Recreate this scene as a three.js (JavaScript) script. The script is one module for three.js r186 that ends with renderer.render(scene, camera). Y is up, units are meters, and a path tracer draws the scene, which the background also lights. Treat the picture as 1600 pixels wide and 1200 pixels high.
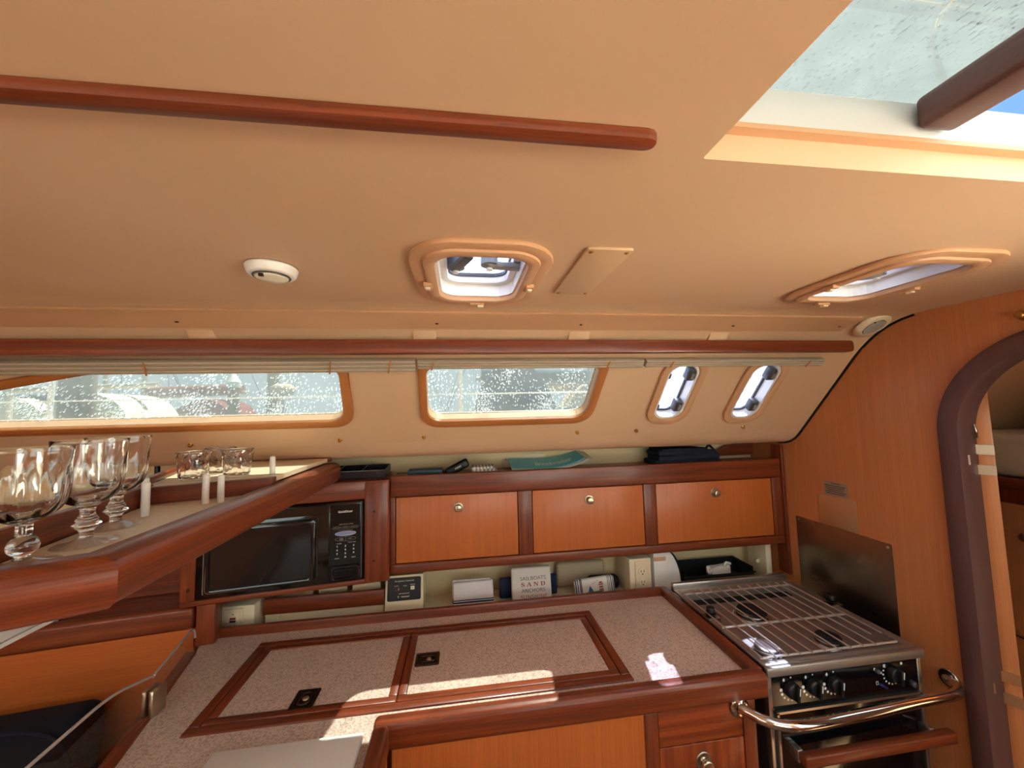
import * as THREE from 'three';
import { RoundedBoxGeometry } from 'three/addons/geometries/RoundedBoxGeometry.js';
import { mergeGeometries, toCreasedNormals, mergeVertices } from 'three/addons/utils/BufferGeometryUtils.js';

// ------------------------------------------------------------------ camera, sky, sun, exposure
const scene = new THREE.Scene();
const renderer = new THREE.WebGLRenderer({ antialias: true });
renderer.toneMapping = THREE.LinearToneMapping;
renderer.toneMappingExposure = 7.0;
renderer.shadowMap.enabled = true;

const camera = new THREE.PerspectiveCamera(90.97, 4 / 3, 0.02, 400);
{
  const back = new THREE.Vector3(-0.1349, -0.0730, 0.9882), up = new THREE.Vector3(0.0141, 0.9972, 0.0755);
  const right = new THREE.Vector3().crossVectors(up, back).normalize();
  up.crossVectors(back, right);
  camera.quaternion.setFromRotationMatrix(new THREE.Matrix4().makeBasis(right, up.normalize(), back.normalize()));
  camera.position.set(0, 1.63, 0);
}
const SUN = new THREE.Vector3(0.218, 0.915, -0.31).normalize();
{ // hazy summer sky: paler towards the horizon, a broad glow round the sun
  const W = 512, H = 256, d = new Float32Array(W * H * 4), hor = [0.80, 0.90, 0.88], zen = [0.42, 0.57, 0.62];
  for (let j = 0; j < H; j++) for (let i = 0; i < W; i++) {
    const e = ((j + 0.5) / H - 0.5) * Math.PI, a = ((i + 0.5) / W - 0.5) * 2 * Math.PI, y = Math.sin(e), c = Math.cos(e) * Math.cos(a) * SUN.x + y * SUN.y + Math.cos(e) * Math.sin(a) * SUN.z;
    const k = Math.pow(Math.max(0, 1 - Math.max(0, y)), 2.2), g = 1 + 0.6 * Math.pow(Math.max(0, c), 8);
    for (let n = 0; n < 3; n++) d[(j * W + i) * 4 + n] = (zen[n] + (hor[n] - zen[n]) * k) * g * 0.75;
    d[(j * W + i) * 4 + 3] = 1;
  }
  const t = new THREE.DataTexture(d, W, H, THREE.RGBAFormat, THREE.FloatType); t.mapping = THREE.EquirectangularReflectionMapping; t.magFilter = THREE.LinearFilter; t.needsUpdate = true;
  scene.background = t; scene.environment = t;
}
const sun = new THREE.DirectionalLight(new THREE.Color(1.0, 0.91, 0.76), 13);
sun.name = 'sun'; sun.position.copy(SUN).multiplyScalar(12); sun.target.position.set(0, 1, -0.8);
sun.castShadow = true; sun.shadow.mapSize.set(2048, 2048);
Object.assign(sun.shadow.camera, { left: -6, right: 6, top: 6, bottom: -6, near: 0.5, far: 30 });
scene.add(sun, sun.target);

// ------------------------------------------------------------------ small tools
let seed = 7;
const rnd = () => { seed = (seed * 1664525 + 1013904223) >>> 0; return seed / 4294967296; };
function noiseGrid(n, s) { let q = s >>> 0; const a = new Float32Array(n * n); for (let i = 0; i < n * n; i++) { q = (q * 1664525 + 1013904223) >>> 0; a[i] = ((q >>> 8) & 65535) / 65535; } return a; }
const NG = noiseGrid(256, 99);
function vn(x, y, px, py, o = 0) {           // periodic value noise, period px,py cells
  const ix = Math.floor(x), iy = Math.floor(y), fx = x - ix, fy = y - iy, sx = fx * fx * (3 - 2 * fx), sy = fy * fy * (3 - 2 * fy);
  const h = (a, b) => NG[(((((a % px) + px) % px) + o * 37) & 255) * 256 + (((((b % py) + py) % py) + o * 91) & 255)];
  const a = h(ix, iy), b = h(ix + 1, iy), c = h(ix, iy + 1), d = h(ix + 1, iy + 1);
  return a + (b - a) * sx + (c - a) * sy + (a - b - c + d) * sx * sy;
}
function tex(w, h, f, srgb = true, rep = [1, 1]) {
  const d = new Uint8Array(w * h * 4);
  for (let y = 0; y < h; y++) for (let x = 0; x < w; x++) {
    const c = f(x / w, y / h), k = (y * w + x) * 4;
    for (let i = 0; i < 3; i++) d[k + i] = Math.max(0, Math.min(255, Array.isArray(c) ? c[i] : c));
    d[k + 3] = 255;
  }
  const t = new THREE.DataTexture(d, w, h); t.wrapS = t.wrapT = THREE.RepeatWrapping; t.magFilter = THREE.LinearFilter; t.minFilter = THREE.LinearMipmapLinearFilter; t.generateMipmaps = true;
  if (srgb) t.colorSpace = THREE.SRGBColorSpace;
  t.repeat.set(rep[0], rep[1]); t.needsUpdate = true; return t;
}
const mix = (a, b, k) => a.map((v, i) => v + (b[i] - v) * k);
function woodTex(light, dark, o, fine = 1, figure = 1) {      // u along the grain (0.8 m), v across (0.25 m)
  return tex(512, 512, (u, v) => {
    const warp = vn(u * 3, v * 6, 3, 6, o) * 0.9 + vn(u * 6, v * 14, 6, 14, o + 1) * 0.25;
    const ring = 0.5 + 0.5 * Math.sin((v * 7 + warp * figure) * Math.PI * 2);
    const streak = vn(u * 5, v * 110, 5, 110, o + 2) * 0.6 + vn(u * 14, v * 220, 14, 220, o + 3) * 0.4;
    const pore = vn(u * 40, v * 250, 40, 250, o + 4) > 0.86 ? 0.25 : 0;
    const k = Math.min(1, Math.max(0, 0.30 * ring * figure + 0.62 * (streak - 0.2) * fine + pore * fine + 0.2 * vn(u * 2, v * 3, 2, 3, o + 5)));
    return mix(light, dark, k);
  }, true, [1 / 0.8, 1 / 0.25]);
}
function canvasTex(w, h, draw) {
  const c = document.createElement('canvas'); c.width = w; c.height = h; const g = c.getContext('2d'); draw(g, w, h);
  const t = new THREE.CanvasTexture(c); t.colorSpace = THREE.SRGBColorSpace; t.magFilter = THREE.LinearFilter; return t;
}
const PM = (o) => new THREE.MeshPhysicalMaterial(o), SM = (o) => new THREE.MeshStandardMaterial(o);
const taken = {};
function numbered(n) { if (!(n in taken)) { taken[n] = 0; return n; } taken[n]++; return n + '_' + String(taken[n]).padStart(3, '0'); }
function tag(o, label, category, group) { Object.assign(o.userData, { label, category }); if (group) o.userData.group = group; return o; }
function thing(name, label, category, [x, y, z] = [0, 0, 0], turn = 0, group) {
  const o = new THREE.Group(); o.name = numbered(name); o.position.set(x, y, z); o.rotation.y = turn; scene.add(o); o.updateMatrixWorld(true);
  return tag(o, label, category, group);
}
function asGeo(g) { return Array.isArray(g) ? mergeGeometries(g.map((q) => { const n = q.index ? q.toNonIndexed() : q.clone(); for (const k of Object.keys(n.attributes)) if (!['position', 'normal', 'uv'].includes(k)) n.deleteAttribute(k); return n; })) : g; }
function L(parent, name, geo, mat) {         // a part in its parent's own axes
  const m = new THREE.Mesh(asGeo(geo), mat); m.name = name; m.castShadow = m.receiveShadow = true; parent.add(m); return m;
}
function M(parent, name, geo, mat) {         // a part given in world coordinates
  parent.updateWorldMatrix(true, false);
  const g = asGeo(geo).clone(); g.applyMatrix4(parent.matrixWorld.clone().invert()); return L(parent, name, g, mat);
}
function struct(name, geo, mat) {
  const m = geo ? new THREE.Mesh(asGeo(geo), mat) : new THREE.Group(); m.name = name; m.castShadow = m.receiveShadow = true; m.userData.kind = 'structure'; scene.add(m); return m;
}
function one(name, geo, mat, label, category, base, group) {   // a thing that is a single mesh; geo in world coordinates, origin moved to base
  const g = asGeo(geo).clone(); g.translate(-base[0], -base[1], -base[2]);
  const m = new THREE.Mesh(g, mat); m.name = numbered(name); m.position.set(...base); m.castShadow = m.receiveShadow = true; scene.add(m); return tag(m, label, category, group);
}
function uvBox(geo, grain = 'x', off = true) {
  const g = geo.index ? geo.toNonIndexed() : geo, p = g.attributes.position, uv = new Float32Array(p.count * 2), G = 'xyz'.indexOf(grain);
  const ox = off ? rnd() * 3 : 0, oy = off ? rnd() * 3 : 0, a = new THREE.Vector3(), b = new THREE.Vector3(), c = new THREE.Vector3();
  for (let i = 0; i < p.count; i += 3) {
    a.fromBufferAttribute(p, i); b.fromBufferAttribute(p, i + 1); c.fromBufferAttribute(p, i + 2);
    const n = b.clone().sub(a).cross(c.clone().sub(a)), m = [Math.abs(n.x), Math.abs(n.y), Math.abs(n.z)], N = m.indexOf(Math.max(...m));
    let U = G, V = 3 - G - N; if (N === G) { U = (G + 1) % 3; V = (G + 2) % 3; }
    [a, b, c].forEach((q, k) => { const e = [q.x, q.y, q.z]; uv[(i + k) * 2] = e[U] + ox; uv[(i + k) * 2 + 1] = e[V] + oy; });
  }
  g.setAttribute('uv', new THREE.BufferAttribute(uv, 2)); return g;
}
function bx(x0, x1, y0, y1, z0, z1, r = 0, grain = 'x') {     // box by its extents, rounded edges
  const w = x1 - x0, h = y1 - y0, d = z1 - z0, rr = Math.min(r, w / 2.01, h / 2.01, d / 2.01);
  const g = rr > 0 ? new RoundedBoxGeometry(w, h, d, 2, rr) : new THREE.BoxGeometry(w, h, d);
  g.translate((x0 + x1) / 2, (y0 + y1) / 2, (z0 + z1) / 2); return uvBox(g, grain);
}
function cyl(r0, r1, h, x, y, z, axis = 'y', seg = 28) {
  const g = new THREE.CylinderGeometry(r1, r0, h, seg); if (axis === 'z') g.rotateX(Math.PI / 2); if (axis === 'x') g.rotateZ(-Math.PI / 2); g.translate(x, y, z); return g.toNonIndexed();
}
function lathe(pts, x, y, z, axis = 'y', seg = 40) {
  const g = new THREE.LatheGeometry(pts.map((p) => new THREE.Vector2(p[0], p[1])), seg); if (axis === 'z') g.rotateX(Math.PI / 2); if (axis === 'x') g.rotateZ(-Math.PI / 2); g.translate(x, y, z); return g;
}
function tube(pts, r, seg = 40, rad = 12, closed = false, tension = 0.5) {
  return new THREE.TubeGeometry(new THREE.CatmullRomCurve3(pts.map((p) => new THREE.Vector3(...p)), closed, 'catmullrom', tension), seg, r, rad, closed);
}
function rod(a, b, r, seg = 10) {
  const A = new THREE.Vector3(...a), B = new THREE.Vector3(...b), d = B.clone().sub(A), g = new THREE.CylinderGeometry(r, r, d.length(), seg);
  g.applyQuaternion(new THREE.Quaternion().setFromUnitVectors(new THREE.Vector3(0, 1, 0), d.clone().normalize())); g.translate((A.x + B.x) / 2, (A.y + B.y) / 2, (A.z + B.z) / 2); return g;
}
function rr(x0, y0, x1, y1, r, C = THREE.Shape) {
  const s = new C(), q = Array.isArray(r) ? r : [r, r, r, r];
  s.moveTo(x0 + q[0], y0); s.lineTo(x1 - q[1], y0); s.absarc(x1 - q[1], y0 + q[1], q[1], -Math.PI / 2, 0, false);
  s.lineTo(x1, y1 - q[2]); s.absarc(x1 - q[2], y1 - q[2], q[2], 0, Math.PI / 2, false);
  s.lineTo(x0 + q[3], y1); s.absarc(x0 + q[3], y1 - q[3], q[3], Math.PI / 2, Math.PI, false);
  s.lineTo(x0, y0 + q[0]); s.absarc(x0 + q[0], y0 + q[0], q[0], Math.PI, Math.PI * 1.5, false); return s;
}
function poly(pts, C = THREE.Shape) { const s = new C(); pts.forEach((p, i) => (i ? s.lineTo(p[0], p[1]) : s.moveTo(p[0], p[1]))); s.closePath(); return s; }
function roundPoly(pts, rad, C = THREE.Shape) {              // polygon with rounded corners
  const s = new C(), n = pts.length, R = (i) => (Array.isArray(rad) ? rad[i] : rad);
  for (let i = 0; i < n; i++) {
    const p = new THREE.Vector2(...pts[i]), a = new THREE.Vector2(...pts[(i + n - 1) % n]).sub(p), b = new THREE.Vector2(...pts[(i + 1) % n]).sub(p);
    const k = Math.min(R(i), a.length() / 2.05, b.length() / 2.05), A = p.clone().add(a.setLength(k)), B = p.clone().add(b.setLength(k));
    if (i) s.lineTo(A.x, A.y); else s.moveTo(A.x, A.y);
    s.quadraticCurveTo(p.x, p.y, B.x, B.y);
  }
  s.closePath(); return s;
}
function ext(shape, depth, bevel = 0, seg = 10) {
  return new THREE.ExtrudeGeometry(shape, { depth: depth - 2 * bevel, bevelEnabled: bevel > 0, bevelThickness: bevel, bevelSize: bevel, bevelOffset: -bevel, bevelSegments: 2, curveSegments: seg }).translate(0, 0, bevel);
}
const flat = (g, y) => g.rotateX(-Math.PI / 2).translate(0, y, 0);      // shape drawn in (x, -z), depth upward
const upright = (g, x) => g.rotateY(Math.PI / 2).translate(x, 0, 0);    // shape drawn in (-z, y), depth towards +x
function sheet(profile, x0, x1, th, crease = 0.7) {                     // profile [z, y] swept along x, thickened on its left side
  const n = profile.length, N = profile.map((p, i) => { const a = profile[Math.max(0, i - 1)], b = profile[Math.min(n - 1, i + 1)], dz = b[0] - a[0], dy = b[1] - a[1], l = Math.hypot(dz, dy); return [dy / l, -dz / l]; });
  const out = profile.map((p, i) => [p[0] + N[i][0] * th, p[1] + N[i][1] * th]), ring = [...profile, ...out.reverse()];
  const s = new THREE.Shape(); ring.forEach((p, i) => (i ? s.lineTo(-p[0], p[1]) : s.moveTo(-p[0], p[1]))); s.closePath();
  return toCreasedNormals(upright(new THREE.ExtrudeGeometry(s, { depth: x1 - x0, bevelEnabled: false }), x0), crease);
}
// the sloping cabin side: coordinates x, s down the slope, d outwards
const SA = new THREE.Vector3(0, 1.805, -1.112), ST = new THREE.Vector3(0, -0.7537, -0.6573), SN = new THREE.Vector3(0, 0.6573, -0.7537);
const slopeMatrix = new THREE.Matrix4().makeBasis(new THREE.Vector3(1, 0, 0), ST, SN).setPosition(SA);
const onSlope = (g) => g.applyMatrix4(slopeMatrix);
const slopeAt = (x, s, d = 0) => { const v = new THREE.Vector3(x, s, d).applyMatrix4(slopeMatrix); return [v.x, v.y, v.z]; };
const crease = (g, a = 0.6) => toCreasedNormals(g, a);

// ------------------------------------------------------------------ materials
const creamBump = tex(256, 256, (u, v) => 120 + 50 * vn(u * 60, v * 60, 60, 60, 1) + 40 * vn(u * 128, v * 128, 128, 128, 2), false, [4, 4]);
const stain = tex(256, 256, (u, v) => mix([226, 190, 155], [215, 175, 137], 0.5 * vn(u * 3, v * 3, 3, 3, 5) + 0.5 * vn(u * 9, v * 9, 9, 9, 6)), true, [0.7, 0.7]);
const mat = {
  cream: PM({ map: stain, roughness: 0.55, bumpMap: creamBump, bumpScale: 0.0003 }),
  creamGloss: PM({ color: '#e6d3b2', roughness: 0.35 }),
  lining: PM({ color: '#ecd9ac', roughness: 0.5, bumpMap: creamBump, bumpScale: 0.0002 }),
  ivory: PM({ color: '#eadcbc', roughness: 0.4 }),
  beigeTrim: PM({ color: '#d3a279', roughness: 0.45 }),
  tanTrim: PM({ color: '#b5713a', roughness: 0.4 }),
  white: PM({ color: '#ece8e2', roughness: 0.45 }),
  whiteGloss: PM({ color: '#f2efe9', roughness: 0.25 }),
  teak: PM({ map: woodTex([148, 68, 31], [82, 31, 13], 3, 1, 0.9), roughness: 0.38, clearcoat: 0.3, clearcoatRoughness: 0.2 }),
  veneer: PM({ map: woodTex([206, 114, 51], [171, 86, 35], 11, 0.9, 0.25), roughness: 0.42, clearcoat: 0.3, clearcoatRoughness: 0.25 }),
  bulkhead: PM({ map: woodTex([214, 140, 88], [184, 110, 62], 17, 0.9, 0.3), roughness: 0.45, clearcoat: 0.25, clearcoatRoughness: 0.3 }),
  drawer: PM({ map: woodTex([176, 84, 34], [112, 42, 15], 23, 1, 1.2), roughness: 0.38, clearcoat: 0.4, clearcoatRoughness: 0.2 }),
  plumWood: PM({ map: woodTex([104, 70, 66], [78, 50, 48], 31, 0.6, 0.3), roughness: 0.5 }),
  sole: PM({ map: woodTex([124, 80, 50], [82, 48, 28], 37, 1, 0.6), roughness: 0.4, clearcoat: 0.4 }),
  laminate: PM({ map: tex(512, 512, (u, v) => { const a = vn(u * 110, v * 110, 110, 110, 8), b = vn(u * 70, v * 70, 70, 70, 9), c = vn(u * 150, v * 150, 150, 150, 4); return mix(mix([216, 192, 176], [152, 126, 112], Math.max(0, (a - 0.35) * 1.15)), [236, 222, 206], Math.max(0, (b * 0.6 + c * 0.5 - 0.62) * 1.3)); }, true, [3.4, 3.4]), roughness: 0.28 }),
  steel: PM({ color: '#b9b2aa', metalness: 0.92, roughness: 0.26 }),
  steelDull: PM({ color: '#958d84', metalness: 0.9, roughness: 0.42 }),
  steelBrushed: PM({ color: '#aca49b', metalness: 0.9, roughness: 0.52, roughnessMap: tex(256, 256, (u, v) => 205 + 22 * vn(u * 4, v * 5, 4, 5, 13) + 18 * vn(u * 11, v * 13, 11, 13, 14), false, [1.5, 1.5]) }),
  plateSteel: PM({ color: '#9a8d80', metalness: 1, roughness: 0.34, roughnessMap: tex(256, 256, (u, v) => 190 + 40 * vn(u * 4, v * 5, 4, 5, 13) + 25 * vn(u * 11, v * 13, 11, 13, 14), false, [2.5, 2.5]) }),
  chrome: PM({ color: '#d8d5d0', metalness: 1, roughness: 0.09 }),
  nickel: PM({ color: '#c9bda6', metalness: 1, roughness: 0.28 }),
  brass: PM({ color: '#c99a52', metalness: 1, roughness: 0.3 }),
  bronze: PM({ color: '#4a3a30', metalness: 0.85, roughness: 0.4 }),
  copperPlate: PM({ color: '#d8ac80', metalness: 0.6, roughness: 0.42, roughnessMap: tex(128, 128, (u, v) => 170 + 70 * vn(u * 3, v * 60, 3, 60, 21), false, [6, 6]) }),
  blackGloss: PM({ color: '#0a0a0b', roughness: 0.12, clearcoat: 0.6, clearcoatRoughness: 0.04 }),
  blackSatin: PM({ color: '#111011', roughness: 0.4 }),
  black: PM({ color: '#0c0c0c', roughness: 0.7 }),
  caulk: PM({ color: '#17120f', roughness: 0.8 }),
  greyPlastic: PM({ color: '#4c4b4c', roughness: 0.4 }),
  midGrey: PM({ color: '#8b8a88', roughness: 0.4 }),
  alu: PM({ color: '#cdcbc8', metalness: 0.15, roughness: 0.4 }),
  glass: PM({ color: '#ffffff', roughness: 0.0, transmission: 1, thickness: 0.01, ior: 1.5 }),
  acrylic: PM({ color: '#f6f1ee', roughness: 0.02, transmission: 1, thickness: 0.006, ior: 1.46 }),
  glassThin: PM({ color: '#faf8f6', roughness: 0.03, transmission: 1, thickness: 0, ior: 1.52 }),
  rodSteel: PM({ color: '#d6d0ca', metalness: 0.7, roughness: 0.3 }),
  navy: PM({ color: '#0d1420', roughness: 0.95, sheen: 0.3, sheenRoughness: 0.7, sheenColor: new THREE.Color('#26303e') }),
  navyCloth: PM({ color: '#151c30', roughness: 0.95 }),
};

// ------------------------------------------------------------------ the setting
const PROF = [[-0.90, 1.895], [-0.94, 1.8935], [-0.975, 1.887], [-1.01, 1.876], [-1.04, 1.861], [-1.068, 1.842], [-1.092, 1.822], [-1.1252, 1.7899]];
const KNUCK = [[-1.3486, 1.5337], [-1.367, 1.5135], [-1.386, 1.496], [-1.408, 1.4835], [-1.433, 1.4765], [-1.47, 1.474], [-1.60, 1.474], [-1.625, 1.466], [-1.635, 1.44], [-1.64, 1.2], [-1.645, 0.9], [-1.56, 0.35], [-1.5, 0.0]];
const hole = { hatch: [0.26, 1.25, -0.354, 0.40], h1: [-0.043, 0.123, -0.845, -0.60], h2: [0.815, 0.985, -0.80, -0.565], saloon: [-1.55, -0.75, -0.12, 0.62], aft: [1.75, 2.25, -0.95, -0.5] };
{
  const s = poly([[-3.3, 0.90], [2.75, 0.90], [2.75, 0.215], [1.385, 0.215], [1.385, -1.5], [-3.3, -1.5]]);
  const H = (k, r) => { const [x0, x1, z0, z1] = hole[k]; s.holes.push(rr(x0, -z1, x1, -z0, r, THREE.Path)); };
  H('hatch', 0.004); H('h1', 0.045); H('h2', 0.045); H('saloon', 0.05); H('aft', 0.05);
  struct('ceiling', uvBox(crease(flat(ext(s, 0.035, 0, 16), 1.895), 0.5), 'x'), mat.cream);
}
const wallFront = struct('wall_front');
L(wallFront, 'headliner_cove', uvBox(sheet(PROF, -3.3, 2.75, 0.03), 'x'), mat.cream);
L(wallFront, 'panel_return', uvBox(sheet(KNUCK.slice(0, 7), -3.3, 2.75, 0.03), 'x'), mat.cream);
L(wallFront, 'hull_lining', uvBox(sheet(KNUCK.slice(6), -3.3, 2.75, 0.03), 'x'), mat.lining);
const W1i = [[-1.78, 0.247], [-1.78, 0.225], [-0.985, 0.058], [-0.90, 0.046], [-0.349, 0.046], [-0.368, 0.247]], W1o = [[-1.83, 0.272], [-1.83, 0.205], [-0.99, 0.034], [-0.9, 0.026], [-0.322, 0.026], [-0.338, 0.272]];
const W2i = [[-0.108, 0.258], [-0.101, 0.046], [0.440, 0.046], [0.428, 0.258]], W2o = [[-0.132, 0.285], [-0.125, 0.028], [0.468, 0.028], [0.452, 0.285]];
const R1i = [0.02, 0.02, 0.1, 0.1, 0.03, 0.05], R2i = [0.05, 0.03, 0.03, 0.055];
const P3 = [0.655, 0.815, 0.016, 0.302], P4 = [0.957, 1.118, 0.018, 0.310];
{
  const s = poly([[-3.3, -0.02], [2.75, -0.02], [2.75, 0.36], [-3.3, 0.36]]);
  s.holes.push(roundPoly(W1i, R1i, THREE.Path), roundPoly(W2i, R2i, THREE.Path));
  for (const p of [P3, P4]) s.holes.push(rr(p[0] + 0.024, p[2] + 0.024, p[1] - 0.024, p[3] - 0.024, 0.045, THREE.Path));
  L(wallFront, 'cabin_side_panel', uvBox(crease(onSlope(ext(s, 0.035, 0, 16)), 0.5), 'x'), mat.cream);
}
// salt and water spots on the glazing
function speckTex(n, dens, base, o) {
  const cells = 128, r = noiseGrid(cells * 2, o), R = (i, j, k) => r[(((i % cells) + cells) % cells) * cells * 2 + (((j % cells) + cells) % cells) * 2 + k];
  return tex(n, n, (u, v) => {
    const x = u * cells, y = v * cells, ix = Math.floor(x), iy = Math.floor(y); let m = base + 16 * vn(u * 4, v * 4, 4, 4, o % 7);
    for (let a = -1; a <= 1; a++) for (let b = -1; b <= 1; b++) {
      const cx = ix + a, cy = iy + b, local = dens * Math.pow(vn((cx / cells) * 6, (cy / cells) * 5, 6, 5, o % 11), 2.2) * 3;
      if (R(cx, cy, 0) < local) { const d = Math.hypot(x - cx - R(cx, cy, 1), y - cy - R(cx + 3, cy + 5, 0)), rad = 0.22 + 0.35 * R(cx + 7, cy, 1); if (d < rad) m = Math.max(m, 255 * (1 - 0.4 * d / rad)); }
    }
    return m;
  }, false, [2.3, 2.3]);
}
const spots = speckTex(1024, 0.15, 66, 41), frost = tex(512, 512, (u, v) => 85 + 70 * vn(u * 120, v * 120, 120, 120, 3) + 50 * vn(u * 40, v * 40, 40, 40, 5), false, [4, 4]);
mat.pane = PM({ color: '#8d9395', roughness: 1.0, roughnessMap: spots, transmission: 1, thickness: 0, ior: 1.49, specularIntensity: 0.6 });
mat.frostPane = PM({ color: '#a3abc0', roughness: 1.0, roughnessMap: frost, transmission: 1, thickness: 0, ior: 1.49, specularIntensity: 0.4 });
mat.clearPane = PM({ color: '#f4f6f4', roughness: 0.12, transmission: 1, thickness: 0, ior: 1.49 });
mat.hatchPane = PM({ color: '#7c8283', roughness: 1.0, roughnessMap: tex(512, 512, (u, v) => 124 + 26 * vn(u * 20, v * 30, 20, 30, 3) + (vn(u * 190, v * 120, 190, 120, 9) > 0.84 ? -55 * vn(u * 7, v * 5, 7, 5, 4) - 12 : 0), false, [2.5, 2.5]), transmission: 1, thickness: 0, ior: 1.49, specularIntensity: 0.5 });

function windowOf(name, outer, ro, inner, ri) {
  const w = struct(name); const fr = roundPoly(outer, ro); fr.holes.push(roundPoly(inner, ri, THREE.Path));
  L(w, 'frame', uvBox(crease(onSlope(ext(fr, 0.013, 0.003, 14).translate(0, 0, -0.0128)), 0.7), 'x'), mat.tanTrim);
  L(w, 'pane', onSlope(uvBox(ext(roundPoly(inner, ri), 0.004, 0, 14), 'x', false).translate(0, 0, 0.026)), mat.pane);
  return w;
}
windowOf('window_1', W1o, [0.02, 0.02, 0.1, 0.1, 0.03, 0.07], W1i, R1i);
windowOf('window_2', W2o, [0.07, 0.03, 0.03, 0.075], W2i, R2i);
function portlight(name, [x0, x1, s0, s1], leftCatches) {
  const w = struct(name), fr = rr(x0, s0, x1, s1, 0.065), in1 = rr(x0 + 0.024, s0 + 0.024, x1 - 0.024, s1 - 0.024, 0.045, THREE.Path); fr.holes.push(in1);
  L(w, 'frame', crease(onSlope(ext(fr, 0.012, 0.003, 14).translate(0, 0, -0.0118)), 0.7), mat.beigeTrim);
  const li = rr(x0 + 0.0245, s0 + 0.0245, x1 - 0.0245, s1 - 0.0245, 0.045); li.holes.push(rr(x0 + 0.032, s0 + 0.032, x1 - 0.032, s1 - 0.032, 0.04, THREE.Path));
  L(w, 'liner', crease(onSlope(ext(li, 0.05, 0, 14).translate(0, 0, -0.006)), 0.7), mat.white);
  const sash = rr(x0 + 0.03, s0 + 0.03, x1 - 0.03, s1 - 0.03, 0.04); sash.holes.push(rr(x0 + 0.04, s0 + 0.04, x1 - 0.04, s1 - 0.04, 0.032, THREE.Path));
  L(w, 'gasket', crease(onSlope(ext(sash, 0.006, 0, 14).translate(0, 0, 0.030)), 0.7), mat.greyPlastic);
  L(w, 'pane', onSlope(uvBox(ext(rr(x0 + 0.03, s0 + 0.03, x1 - 0.03, s1 - 0.03, 0.04), 0.004, 0, 14), 'x', false).translate(0, 0, 0.037)), mat.frostPane);
  for (const s of [s0 + 0.075, s1 - 0.075]) {
    const c = L(w, 'latch', crease(onSlope(new RoundedBoxGeometry(0.028, 0.045, 0.03, 2, 0.006).translate(x1 - 0.046, s, 0.012)), 0.7), mat.greyPlastic);
    L(c, 'latch_tab', onSlope(new RoundedBoxGeometry(0.008, 0.02, 0.006, 2, 0.002).translate(x1 - 0.044, s, -0.005)), mat.midGrey);
    if (leftCatches) L(w, 'catch', onSlope(new RoundedBoxGeometry(0.02, 0.022, 0.016, 2, 0.003).translate(x0 + 0.042, s + 0.012, 0.018)), mat.greyPlastic);
  }
  return w;
}
portlight('window_3', P3, true); portlight('window_4', P4, true);

// small opening hatches in the headliner
function deckHatch(name, [x0, x1, z0, z1], latches) {
  const w = struct(name), e = 0.042, f = (a, r) => rr(x0 - a, -z1 - a, x1 + a, -z0 + a, r), ring = (a, b, r1, r2) => { const s = f(a, r1); s.holes.push(rr(x0 - b, -z1 - b, x1 + b, -z0 + b, r2, THREE.Path)); return s; };
  L(w, 'outer_frame', crease(flat(ext(ring(e, 0.012, 0.085, 0.055), 0.009, 0.003, 14), 1.8865), 0.6), mat.beigeTrim);
  L(w, 'inner_frame', crease(flat(ext(ring(0.020, -0.002, 0.062, 0.045), 0.014, 0.004, 14), 1.8815), 0.6), mat.beigeTrim);
  L(w, 'liner', crease(flat(ext(ring(-0.0005, -0.006, 0.045, 0.04), 0.053, 0, 14), 1.893), 0.7), mat.whiteGloss);
  L(w, 'sash', crease(flat(ext(ring(-0.004, -0.02, 0.042, 0.03), 0.018, 0.004, 14), 1.918), 0.7), mat.white);
  L(w, 'gasket', crease(flat(ext(ring(-0.016, -0.024, 0.032, 0.026), 0.008, 0.002, 14), 1.932), 0.7), mat.greyPlastic);
  L(w, 'pane', flat(uvBox(ext(f(-0.004, 0.042), 0.006, 0, 14), 'x', false), 1.941), mat.frostPane);
  const xm = (x0 + x1) / 2, zm = (z0 + z1) / 2;
  for (const [cx, cz, ax] of [[x0 - 0.018, zm - 0.02, 'z'], [x1 + 0.018, zm - 0.02, 'z'], [xm, z0 - 0.018, 'x']]) {
    const c = L(w, 'clip', new RoundedBoxGeometry(ax === 'x' ? 0.034 : 0.016, 0.008, ax === 'x' ? 0.016 : 0.03, 2, 0.002).translate(cx, 1.8805, cz), mat.beigeTrim);
    L(c, 'clip_tongue', new RoundedBoxGeometry(ax === 'x' ? 0.014 : 0.01, 0.005, ax === 'x' ? 0.01 : 0.012, 2, 0.0015).translate(cx + (ax === 'x' ? 0.008 : 0), 1.8755, cz), mat.ivory);
  }
  for (const [lx, lz, a, m] of latches) {
    const c = L(w, 'latch', [cyl(0.017, 0.016, 0.03, lx, 1.926, lz), new RoundedBoxGeometry(0.075, 0.013, 0.020, 2, 0.005).translate(0.03, 0, 0).rotateY(a).translate(lx, 1.912, lz).toNonIndexed()], m);
    L(c, 'latch_screw', cyl(0.006, 0.006, 0.004, lx, 1.9035, lz, 'y', 16), mat.whiteGloss);
  }
  return w;
}
deckHatch('window_5', hole.h1, [[-0.006, -0.725, -1.2, mat.greyPlastic], [0.058, -0.705, 0.10, mat.midGrey]]);
deckHatch('window_6', hole.h2, [[0.915, -0.70, 2.6, mat.midGrey]]);

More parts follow.
